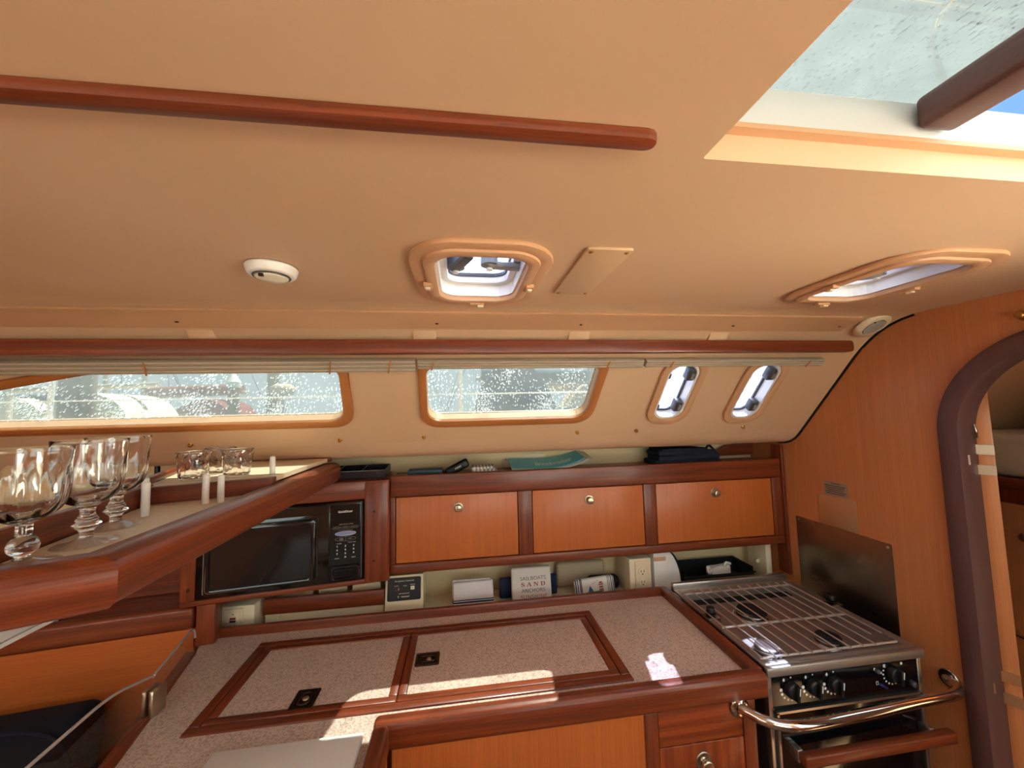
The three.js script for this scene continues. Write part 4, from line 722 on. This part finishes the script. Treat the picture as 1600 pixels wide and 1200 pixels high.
{ // cover plate on the hull lining
  const t = thing('lining_cover', 'cream access cover with two screws on the hull lining above the locker', 'cover', [0.265, 1.36, -1.633]);
  M(t, 'plate', crease(ext(rr(0.172, 1.37, 0.362, 1.468, 0.008), 0.006, 0.0015).translate(0, 0, -1.6395), 0.6), mat.creamGloss);
  for (const x of [0.187, 0.347]) M(t, 'screw', lathe([[0, 0.003], [0.003, 0.0025], [0.005, 0], [0, 0]].reverse(), x, 1.425, -1.6335, 'z', 14), mat.nickel);
  const u = thing('dark_framed_cover', 'dim framed access cover on the lining behind the raised shelf', 'cover', [-0.72, 1.40, -1.636]);
  M(u, 'plate', crease(ext(rr(-0.86, 1.375, -0.64, 1.466, 0.01), 0.006, 0.0015).translate(0, 0, -1.6395), 0.6), mat.beigeTrim);
}
{
  const t = thing('cabin_lamp', 'small lamp with a round white cap behind the goblets', 'lamp', [-1.06, 1.17, -1.50]);
  L(t, 'stem', [cyl(0.022, 0.02, 0.016, 0, 0.008, 0), cyl(0.008, 0.008, 0.32, 0, 0.17, 0)], mat.blackSatin);
  L(t, 'cap', lathe([[0, 0], [0.032, 0], [0.034, 0.004], [0.033, 0.018], [0.024, 0.024], [0, 0.025]], 0, 0.32, 0), mat.white);
}
// ------------------------------------------------------------------ recess behind the counter
struct('trim_3', bx(-0.86, 1.3495, 0.865, 0.885, -1.645, -1.416), mat.creamGloss);
{
  const t = thing('propane_panel', 'cream housing with black propane control panel behind the counter', 'control panel', [-0.21, 0.886, -1.51]);
  M(t, 'housing', crease(upright(ext(poly([[1.470, 0.8865], [1.498, 1.032], [1.60, 1.032], [1.60, 0.8865]]), 0.137, 0.004), -0.285), 0.5), mat.ivory);
  const pt = canvasTex(512, 440, (g, W, H) => { g.fillStyle = '#0c0b0c'; g.fillRect(0, 0, W, H); g.fillStyle = '#f0ece2'; g.textAlign = 'center'; g.font = '40px serif'; g.fillText('Propane Control', W / 2, 62); g.font = 'bold 20px sans-serif'; g.fillText('ALARM', 130, 150); g.fillText('VALVE', 270, 158); g.fillText('PWR ON', 390, 140); g.fillStyle = '#2a2325'; g.fillRect(100, 170, 70, 90); g.fillStyle = '#c86a62'; g.fillRect(158, 190, 20, 44); g.fillStyle = '#f2ead2'; g.fillRect(360, 165, 62, 74); g.fillStyle = '#55503f'; g.fillRect(372, 196, 38, 8); g.fillStyle = '#f0ece2'; g.font = 'bold 24px sans-serif'; g.fillText('GAS DETECTOR', W / 2, 315); g.font = 'bold 34px sans-serif'; g.fillText('TRIDENT', 275, 384); g.fillRect(160, 356, 8, 34); g.fillRect(150, 356, 28, 6); });
  const dz = Math.atan2(0.024, 0.1255), face = (w, h, y, o) => new THREE.PlaneGeometry(w, h).rotateX(-dz).translate(-0.2165, y, -1.474 - 0.024 * (y - 0.9065) / 0.1255 + o);
  M(t, 'panel', crease(ext(rr(-0.060, -0.0385, 0.060, 0.0385, 0.006), 0.004, 0.001)).rotateX(-dz).translate(-0.2165, 0.9875, -1.4885), mat.blackSatin);
  M(t, 'panel_print', face(0.114, 0.072, 0.9875, 0.0052), PM({ map: pt, roughness: 0.35 }));
}
const towelMat = (t) => PM({ map: t, roughness: 0.95, sheen: 0.2, sheenColor: new THREE.Color('#ffffff'), sheenRoughness: 0.8 });
{
  const t = thing('dish_towel', 'white folded dish towel with navy stripes behind the counter', 'towel', [0.037, 0.886, -1.515]); t.rotation.x = -0.28; t.updateMatrixWorld(true);
  const tx = canvasTex(256, 256, (g, W, H) => { g.fillStyle = '#e6e0e2'; g.fillRect(0, 0, W, H); g.fillStyle = '#26304e'; g.fillRect(0, 178, W, 10); g.fillRect(0, 196, W, 16); });
  L(t, 'front_fold', cloth(0.155, 0.088, 0.018, 0.005, 4).translate(0, 0.046, 0.004), towelMat(tx)); L(t, 'back_fold', cloth(0.15, 0.095, 0.016, 0.005, 9).translate(-0.006, 0.05, -0.012), towelMat(tx));
}
{
  const t = thing('slogan_towel', 'white towel lettered with sailing words behind the counter', 'towel', [0.265, 0.889, -1.515]); t.rotation.x = -0.16; t.updateMatrixWorld(true);
  const tx = canvasTex(512, 512, (g, W, H) => { g.fillStyle = '#e4dcd4'; g.fillRect(0, 0, W, H); g.textAlign = 'center'; g.fillStyle = '#47464c'; g.font = '74px sans-serif'; g.save(); g.translate(W / 2 + 20, 0); g.scale(0.92, 1); g.fillText('SAILBOATS', 0, 196); g.fillText('ANCHORS', 0, 378); g.restore(); g.fillStyle = '#a52730'; g.font = 'bold 86px serif'; g.fillText('S A N D', W / 2 + 20, 290); g.font = '72px sans-serif'; g.fillText('SUNSHINE', W / 2 + 20, 468); });
  L(t, 'front_fold', cloth(0.158, 0.122, 0.02, 0.004, 7).translate(0, 0.063, 0.004), towelMat(tx)); 
  const u = thing('navy_towel', 'dark blue cloth tucked behind the lettered towel', 'towel', [0.26, 0.886, -1.56]); u.rotation.x = -0.1; L(u, 'fold', cloth(0.235, 0.075, 0.022, 0.006, 8).translate(0, 0.04, 0), PM({ color: '#232a49', roughness: 0.95 }));
}
{
  const t = thing('lighthouse_towel', 'small towel printed with a lighthouse and boat between navy stripes', 'towel', [0.525, 0.886, -1.52]); t.rotation.set(-0.12, 0, 0.07); t.updateMatrixWorld(true);
  const tx = canvasTex(512, 256, (g, W, H) => {
    g.fillStyle = '#e9e3dc'; g.fillRect(0, 0, W, H); g.fillStyle = '#3a3c58'; for (const x of [10, 34, 62, 78, 420, 440, 462, 486]) g.fillRect(x, 0, x % 4 ? 12 : 7, H);
    g.fillStyle = '#2f6f74'; g.fillRect(130, 190, 230, 18); g.fillStyle = '#8fb7bb'; g.fillRect(130, 212, 230, 14); g.fillStyle = '#356a9a'; g.beginPath(); g.moveTo(190, 100); g.lineTo(230, 180); g.lineTo(165, 180); g.fill(); g.fillStyle = '#7d4a3a'; g.fillRect(160, 182, 70, 12);
    g.fillStyle = '#a9343a'; g.fillRect(300, 96, 64, 14); g.fillStyle = '#e8d8cc'; g.fillRect(312, 110, 40, 76); g.fillStyle = '#a9343a'; g.fillRect(308, 130, 48, 18); g.fillRect(306, 166, 52, 18); g.beginPath(); g.arc(332, 86, 24, Math.PI, 0); g.fill();
    g.fillStyle = '#54525a'; for (const [x, y] of [[250, 60], [280, 44], [222, 76]]) { g.fillRect(x, y, 18, 4); g.fillRect(x + 8, y - 6, 4, 8); } });
  L(t, 'front_fold', cloth(0.165, 0.066, 0.024, 0.004, 10).translate(0, 0.035, 0), towelMat(tx)); 
  one('dark_pouch', cloth(0.13, 0.05, 0.05, 0.008, 12).translate(0.58, 0.911, -1.575), mat.black, 'black pouch behind the lighthouse towel', 'pouch', [0.58, 0.886, -1.575]);
  one('beige_container', crease(bx(0.39, 0.60, 0.886, 0.985, -1.635, -1.608, 0.012)), PM({ color: '#b6a489', roughness: 0.5 }), 'beige rounded container lid leaning against the lining between the towels', 'container', [0.5, 0.886, -1.62]);
}
function outlet(label, x0, x1, y0, y1, z, gfci, bxw) {
  const t = thing('power_outlet', label, 'outlet', [(x0 + x1) / 2, y0, z - 0.03]), cx = (x0 + x1) / 2;
  M(t, 'box', crease(bx(x0 - bxw[0], x1 + bxw[1], y0, y1 + 0.006, z - 0.13, z, 0.003)), mat.ivory);
  M(t, 'plate', crease(bx(x0 + 0.004, x1 - 0.004, y0 + 0.012, y1 - 0.001, z, z + 0.005, 0.003)), mat.creamGloss);
  const slot = (x, y, w, h, n = 'slot') => M(t, n, new THREE.BoxGeometry(w, h, 0.0016).translate(x, y, z + 0.0082), mat.black), m = (y0 + 0.011 + y1) / 2;
  if (gfci) {
    M(t, 'face', crease(bx(cx - 0.018, cx + 0.018, m - 0.033, m + 0.033, z + 0.004, z + 0.008, 0.002)), mat.ivory);
    M(t, 'reset_button', new RoundedBoxGeometry(0.018, 0.007, 0.004, 2, 0.001).translate(cx, m + 0.012, z + 0.009), PM({ color: '#a5262b', roughness: 0.4 })); M(t, 'test_button', new RoundedBoxGeometry(0.018, 0.006, 0.004, 2, 0.001).translate(cx, m + 0.003, z + 0.009), PM({ color: '#1d2440', roughness: 0.4 }));
    slot(cx - 0.006, m - 0.012, 0.0022, 0.008); slot(cx + 0.006, m - 0.012, 0.0022, 0.008); slot(cx, m - 0.022, 0.005, 0.005); slot(cx, m + 0.026, 0.004, 0.003);
  } else for (const y of [m + 0.020, m - 0.020]) {
    M(t, 'socket', lathe([[0, 0.003], [0.0155, 0.003], [0.0165, 0.0015], [0.0165, 0], [0, 0]].reverse(), cx, y, z + 0.005, 'z', 28), mat.ivory); slot(cx - 0.006, y + 0.003, 0.0022, 0.009); slot(cx + 0.006, y + 0.003, 0.0022, 0.009); slot(cx, y - 0.008, 0.005, 0.004);
  }
}
outlet('cream outlet with red and blue test buttons below the microwave', -0.812, -0.744, 0.886, 0.982, -1.462, true, [0.022, 0.03]);
outlet('cream double outlet on a box left of the stove', 0.676, 0.742, 0.886, 1.022, -1.484, false, [0.018, 0.008]);
{ const t = thing('dish_rail', 'teak rail holding plates under the microwave cabinet', 'rail', [-0.49, 0.886, -1.5]); M(t, 'bar', crease(bx(-0.700, -0.289, 0.938, 0.992, -1.502, -1.485, 0.004)), mat.teak); M(t, 'ledge', bx(-0.700, -0.292, 0.886, 0.93, -1.57, -1.503, 0.003), mat.ivory); for (const x of [-0.66, -0.33]) M(t, 'bracket', bx(x - 0.01, x + 0.01, 0.90, 0.945, -1.503, -1.500), mat.ivory); }
for (const [x, w] of [[-0.60, 'leftmost'], [-0.48, 'middle'], [-0.36, 'rightmost']]) one('plate', lathe([[0, 0], [0.036, 0], [0.050, 0.007], [0.051, 0.009], [0.035, 0.004], [0, 0.004]], 0, 0, 0, 'z', 36).rotateX(-0.12).translate(x, 0.983, -1.54), mat.creamGloss, w + ' cream plate standing on edge behind the teak dish rail', 'plate', [x, 0.931, -1.54], 'plates behind the dish rail');
{
  const t = thing('bread_bin', 'white rounded plastic bin with a tan slot behind the stove', 'bin', [0.82, 0.886, -1.54]);
  const s = new THREE.Shape(); s.moveTo(0.768, 0.886); s.lineTo(0.884, 0.886); s.quadraticCurveTo(0.884, 1.0, 0.838, 1.042); s.lineTo(0.768, 1.042); s.closePath();
  M(t, 'shell', crease(ext(s, 0.11, 0.003).translate(0, 0, -1.605), 0.6), mat.white);
  M(t, 'slot', new RoundedBoxGeometry(0.05, 0.016, 0.004, 2, 0.0015).translate(0.795, 1.017, -1.4945), mat.beigeTrim);
  M(t, 'band', tube([[0.838, 1.046, -1.51], [0.868, 1.01, -1.51], [0.884, 0.965, -1.51], [0.888, 0.91, -1.51]], 0.006, 24, 8), mat.blackSatin);
}
{
  const t = thing('black_bin', 'black open plastic bin behind the stove', 'bin', [1.05, 0.886, -1.55]), o = (a, b) => ({ x0: 0.905 - a, x1: 1.20 + a, z0: -1.60 - a * 0, z1: -1.495 + a * 0.0, y: b });
  const wall = (x0, x1, z0, z1, lean) => bx(x0, x1, 0.889, 0.955, z0, z1, 0.002);
  M(t, 'bottom', bx(0.905, 1.205, 0.886, 0.890, -1.612, -1.498), mat.black); M(t, 'wall', wall(0.898, 0.904, -1.614, -1.496), mat.black); M(t, 'wall', wall(1.206, 1.212, -1.614, -1.496), mat.black); M(t, 'wall', bx(0.898, 1.212, 0.889, 0.935, -1.498, -1.492, 0.002), mat.black); M(t, 'wall', wall(0.898, 1.212, -1.618, -1.612), mat.black);
  M(t, 'rim', bx(0.892, 1.218, 0.932, 0.938, -1.494, -1.488, 0.002), mat.black);
  const c = thing('white_plug', 'white crumpled charger and cord in the black bin', 'plug', [1.08, 0.891, -1.54]);
  L(c, 'body', cloth(0.10, 0.05, 0.05, 0.02, 14).translate(0.01, 0.035, 0), mat.white); L(c, 'cord', tube([[-0.03, 0.03, 0.01], [-0.055, 0.065, 0.015], [-0.06, 0.045, 0.025], [-0.04, 0.055, 0.02]], 0.006, 24, 8), mat.white); L(c, 'prong', tube([[0.02, 0.055, 0.01], [0.03, 0.075, 0.012], [0.05, 0.07, 0.015]], 0.005, 16, 8), mat.white);
}
{
  const t = thing('end_post', 'cream moulded post at the right end of the recess behind the stove', 'post', [1.285, 0.886, -1.52]);
  M(t, 'moulding', crease(bx(1.272, 1.298, 0.886, 1.054, -1.60, -1.492, 0.004)), mat.ivory); M(t, 'button', lathe([[0, 0.008], [0.007, 0.007], [0.009, 0.003], [0.009, 0], [0, 0]].reverse(), 1.26, 0.962, -1.53, 'z', 18), mat.ivory); M(t, 'button_foot', bx(1.256, 1.272, 0.955, 0.97, -1.54, -1.53), mat.ivory);
}

// ------------------------------------------------------------------ the marina outside
{
  const water = new THREE.Mesh(new THREE.PlaneGeometry(240, 240).rotateX(-Math.PI / 2).translate(0, -0.55, -60), PM({ color: '#5c6f74', roughness: 0.25, bumpMap: tex(256, 256, (u, v) => 128 + 90 * (vn(u * 20, v * 20, 20, 20, 2) - 0.5), false, [40, 40]), bumpScale: 0.05 }));
  water.name = 'water'; water.userData = { label: 'grey-green marina water around the boats', category: 'water', kind: 'stuff' }; scene.add(water);
}
const om = { hull: PM({ color: '#e9e6da', roughness: 0.4 }), cream: PM({ color: '#e4d9b0', roughness: 0.6 }), dark: PM({ color: '#3d464c', roughness: 0.7 }), wood: PM({ color: '#7b6852', roughness: 0.9 }), maroon: PM({ color: '#7a3a35', roughness: 0.85 }), blue: PM({ color: '#31445e', roughness: 0.85 }), tan: PM({ color: '#b9a084', roughness: 0.8 }), alu: PM({ color: '#b7ab9c', roughness: 0.5, metalness: 0.3 }), rope: PM({ color: '#54595c', roughness: 0.8 }) };
function hullGeo(len, beam, y0, y1) {        // a sailing-boat hull, bow at +x
  const N = 24, K = 8, pos = [], idx = [];
  for (let i = 0; i <= N; i++) { const u = i / N, w = beam / 2 * Math.pow(Math.sin(Math.PI * Math.min(1, 0.28 + u * 0.72)), 0.75), sheer = y1 + 0.18 * Math.pow(u, 2); for (let j = 0; j <= K; j++) { const a = (j / K) * Math.PI, c = Math.cos(a), s = Math.sin(a); pos.push((u - 0.5) * len + (1 - s) * 0.25 * u, sheer - (sheer - y0) * Math.pow(s, 0.6), c * w); } }
  for (let i = 0; i < N; i++) for (let j = 0; j < K; j++) { const a = i * (K + 1) + j, b = a + K + 1; idx.push(a, b, a + 1, b, b + 1, a + 1); }
  for (let i = 0; i < N; i++) { const a = i * (K + 1), b = a + K + 1; idx.push(a, a + K, b, b, a + K, b + K); }
  const g = new THREE.BufferGeometry(); g.setAttribute('position', new THREE.Float32BufferAttribute(pos, 3)); g.setIndex(idx); g.computeVertexNormals(); return g;
}
function yacht(label, x, z, turn, o = {}) {
  const t = thing('sailing_boat', label, 'boat', [x, -0.55, z], turn, 'boats moored outside'), L1 = o.len || 8, top = o.top || 1.75;
  L(t, 'hull', crease(hullGeo(L1, 2.6, 0, top), 1.0), om.hull);
  const c = new THREE.Shape(); c.moveTo(-L1 * 0.28, 0); c.lineTo(L1 * 0.2, 0); c.quadraticCurveTo(L1 * 0.12, 0.35, L1 * 0.02, 0.5); c.lineTo(-L1 * 0.25, 0.55); c.closePath();
  const cab = L(t, 'coachroof', crease(ext(c, 1.6, 0.05).translate(0, top, -0.8), 0.7), o.cabin || om.cream);
  for (const k of [-0.2, -0.08, 0.04]) L(cab, 'cabin_window', new RoundedBoxGeometry(0.55, 0.18, 1.64, 2, 0.05).translate(k * L1, top + 0.27, 0), om.dark);
  const d = new THREE.Shape(); const dk = o.dk || 1; d.moveTo(-L1 * 0.36, 0.3); d.quadraticCurveTo(-L1 * 0.34, 1.05 * dk, -L1 * 0.24, 1.12 * dk); d.quadraticCurveTo(-L1 * 0.16, 1.0 * dk, -L1 * 0.1, 0.45); d.closePath();
  if (o.dodger) L(t, 'dodger', crease(ext(d, 1.7, 0.05).translate(0, top, -0.85), 0.7), o.dodger);
  L(t, 'mast', rod([L1 * 0.06, top + 0.3, 0], [L1 * 0.06, 12, 0], 0.09, 14), om.alu);
  const b = L(t, 'boom', rod([L1 * 0.06, top + 1.25, 0], [-L1 * 0.36, top + 1.35, 0], 0.07, 12), om.alu);
  if (o.cover) L(b, 'sail_cover', rod([L1 * 0.04, top + 1.42, 0], [-L1 * 0.34, top + 1.48, 0], 0.17, 12), o.cover);
  L(t, 'stay', [rod([L1 * 0.06, 11.8, 0], [L1 * 0.49, top + 0.2, 0], 0.012, 6)], om.rope); L(t, 'stay', [rod([L1 * 0.06, 11.8, 0], [-L1 * 0.48, top + 0.1, 0], 0.012, 6)], om.rope);
  for (const s of [-1, 1]) L(t, 'shroud', rod([L1 * 0.06, 9.5, 0], [L1 * 0.05, top + 0.1, s * 1.25], 0.011, 6), om.rope);
  for (const k of [-0.35, -0.15, 0.05, 0.25, 0.4]) L(t, 'stanchion', rod([k * L1, top, 1.1 - Math.max(0, k) * 1.2], [k * L1, top + 0.6, 1.1 - Math.max(0, k) * 1.2], 0.012, 6), om.alu);
  L(t, 'lifeline', rod([-0.35 * L1, top + 0.58, 1.1], [0.4 * L1, top + 0.58, 0.62], 0.006, 5), om.alu);
  return t;
}
yacht('cream-decked sailing boat moored at the far left outside the long window', -15.8, -18.6, 0.05, { cover: om.dark, dodger: om.cream, dk: 1.3 });
yacht('sailing boat with pale dodger near the mast outside the long window', -10.6, -10.9, 3.14, { cabin: om.cream, dodger: om.cream });
yacht('sailing boat under a maroon sail cover outside the long window', -10.5, -14.8, 3.12, { cover: om.maroon, cabin: om.maroon, dodger: om.maroon });
yacht('sailing boat under blue canvas outside the second window', 3.3, -10.6, 0.05, { cabin: om.blue, dodger: om.blue, cover: om.blue, dk: 1.7 });
yacht('sailing boat with tan canvas at the right of the second window', 3.2, -14.9, 3.1, { cover: om.tan, dodger: om.tan, dk: 1.4 });
yacht('sailing boat farther along the dock beyond the portlights', 13.5, -13.0, 0.05, { cover: om.blue });
yacht('white sailing boat behind the pilings at the right of the long window', -4.4, -18.8, 3.1, { dodger: om.dark, cabin: om.hull });
for (const [x, z, r, h, cap, lab] of [[-8.05, -9.0, 0.17, 3.3, 0, 'thick dark mooring piling at the left of the long window'], [-7.75, -9.05, 0.12, 3.4, 0, 'slim pale mooring piling beside the thick dark one'], [-4.92, -9.0, 0.11, 2.85, 1, 'mooring piling with a pointed white cap outside the long window'], [-4.30, -9.4, 0.13, 3.6, 0, 'dark mooring piling at the right end of the long window']]) {
  const t = thing('mooring_piling', lab, 'piling', [x, -0.55, z], 0, 'mooring pilings outside'); L(t, 'shaft', cyl(r * 1.05, r, h, 0, h / 2, 0, 'y', 20), om.wood);
  if (cap) L(t, 'cap', [cyl(r * 1.2, r * 1.2, 0.12, 0, h + 0.06, 0, 'y', 20), cyl(r * 1.2, 0.01, 0.2, 0, h + 0.22, 0, 'y', 20)], om.hull);
}
{ const t = thing('radar_dome', 'round pale radar dome on a pole outside the long window', 'radar', [-3.93, -0.55, -9.0]); L(t, 'pole', cyl(0.04, 0.04, 2.65, 0, 1.325, 0), om.alu); L(t, 'dome', lathe([[0, 0], [0.2, 0.02], [0.25, 0.1], [0.24, 0.2], [0.15, 0.26], [0, 0.28]], 0, 2.65, 0), om.tan); }
{ // our own boat's rail beside the windows
  const t = thing('guard_rail', 'lifeline and stanchions along the side deck just outside the windows', 'railing', [0, 1.3, -2.15]);
  for (const x of [-2.0, 0.0, 1.9]) M(t, 'stanchion', rod([x, 1.28, -2.13], [x, 1.90, -2.15], 0.0125, 10), mat.alu);
  for (const y of [1.735, 1.893]) M(t, 'wire', rod([-3.3, y, -2.145], [2.8, y, -2.145], 0.004, 6), mat.alu);
  struct('side_deck', bx(-3.3, 2.8, 1.22, 1.28, -2.3, -1.70), om.hull);
}
{ // canvas over the cockpit, seen through the open hatch
  const t = thing('bimini', 'blue bimini canvas over the cockpit, seen through the open hatch', 'canvas', [1.7, 1.93, 0.3]), pf = [];
  for (let i = 0; i <= 16; i++) { const u = i / 16; pf.push([0.75 - 1.75 * u, 2.95 + 0.14 * Math.sin(Math.PI * u)]); }
  M(t, 'cloth', sheet(pf, 0.92, 2.35, 0.006, 0.9), PM({ color: '#2a4f9c', roughness: 0.85, transmission: 0.25, thickness: 0 }));
  for (const x of [1.62, 2.31]) M(t, 'hoop', tube([[x, 1.06, 0.90], [x, 2.90, 0.76], ...pf.filter((q, i) => i % 4 === 2).map(([z, y]) => [x, y - 0.014, z]), [x, 2.90, -1.01], [x, 1.935, -0.86]], 0.012, 50, 8, false, 0.1), mat.chrome);
  for (const z of [0.7, -0.95]) M(t, 'side_bar', rod([0.93, 2.945, z], [2.34, 2.945, z], 0.011, 8), mat.chrome);
}
{
  const t = thing('furled_sail', 'sail furled in a blue cover beyond the open hatch', 'sail', [3.4, 1.28, -1.6]);
  M(t, 'cover', rod([2.48, 2.97, -1.27], [5.2, 3.12, -1.75], 0.15, 20), PM({ color: '#2a4f9c', roughness: 0.85 }));
  M(t, 'piping', rod([2.46, 3.02, -1.13], [5.2, 3.17, -1.61], 0.012, 8), om.hull);
  M(t, 'crutch', rod([2.72, 1.28, -1.95], [2.74, 2.86, -1.33], 0.018, 10), mat.alu);
}
renderer.render(scene, camera);
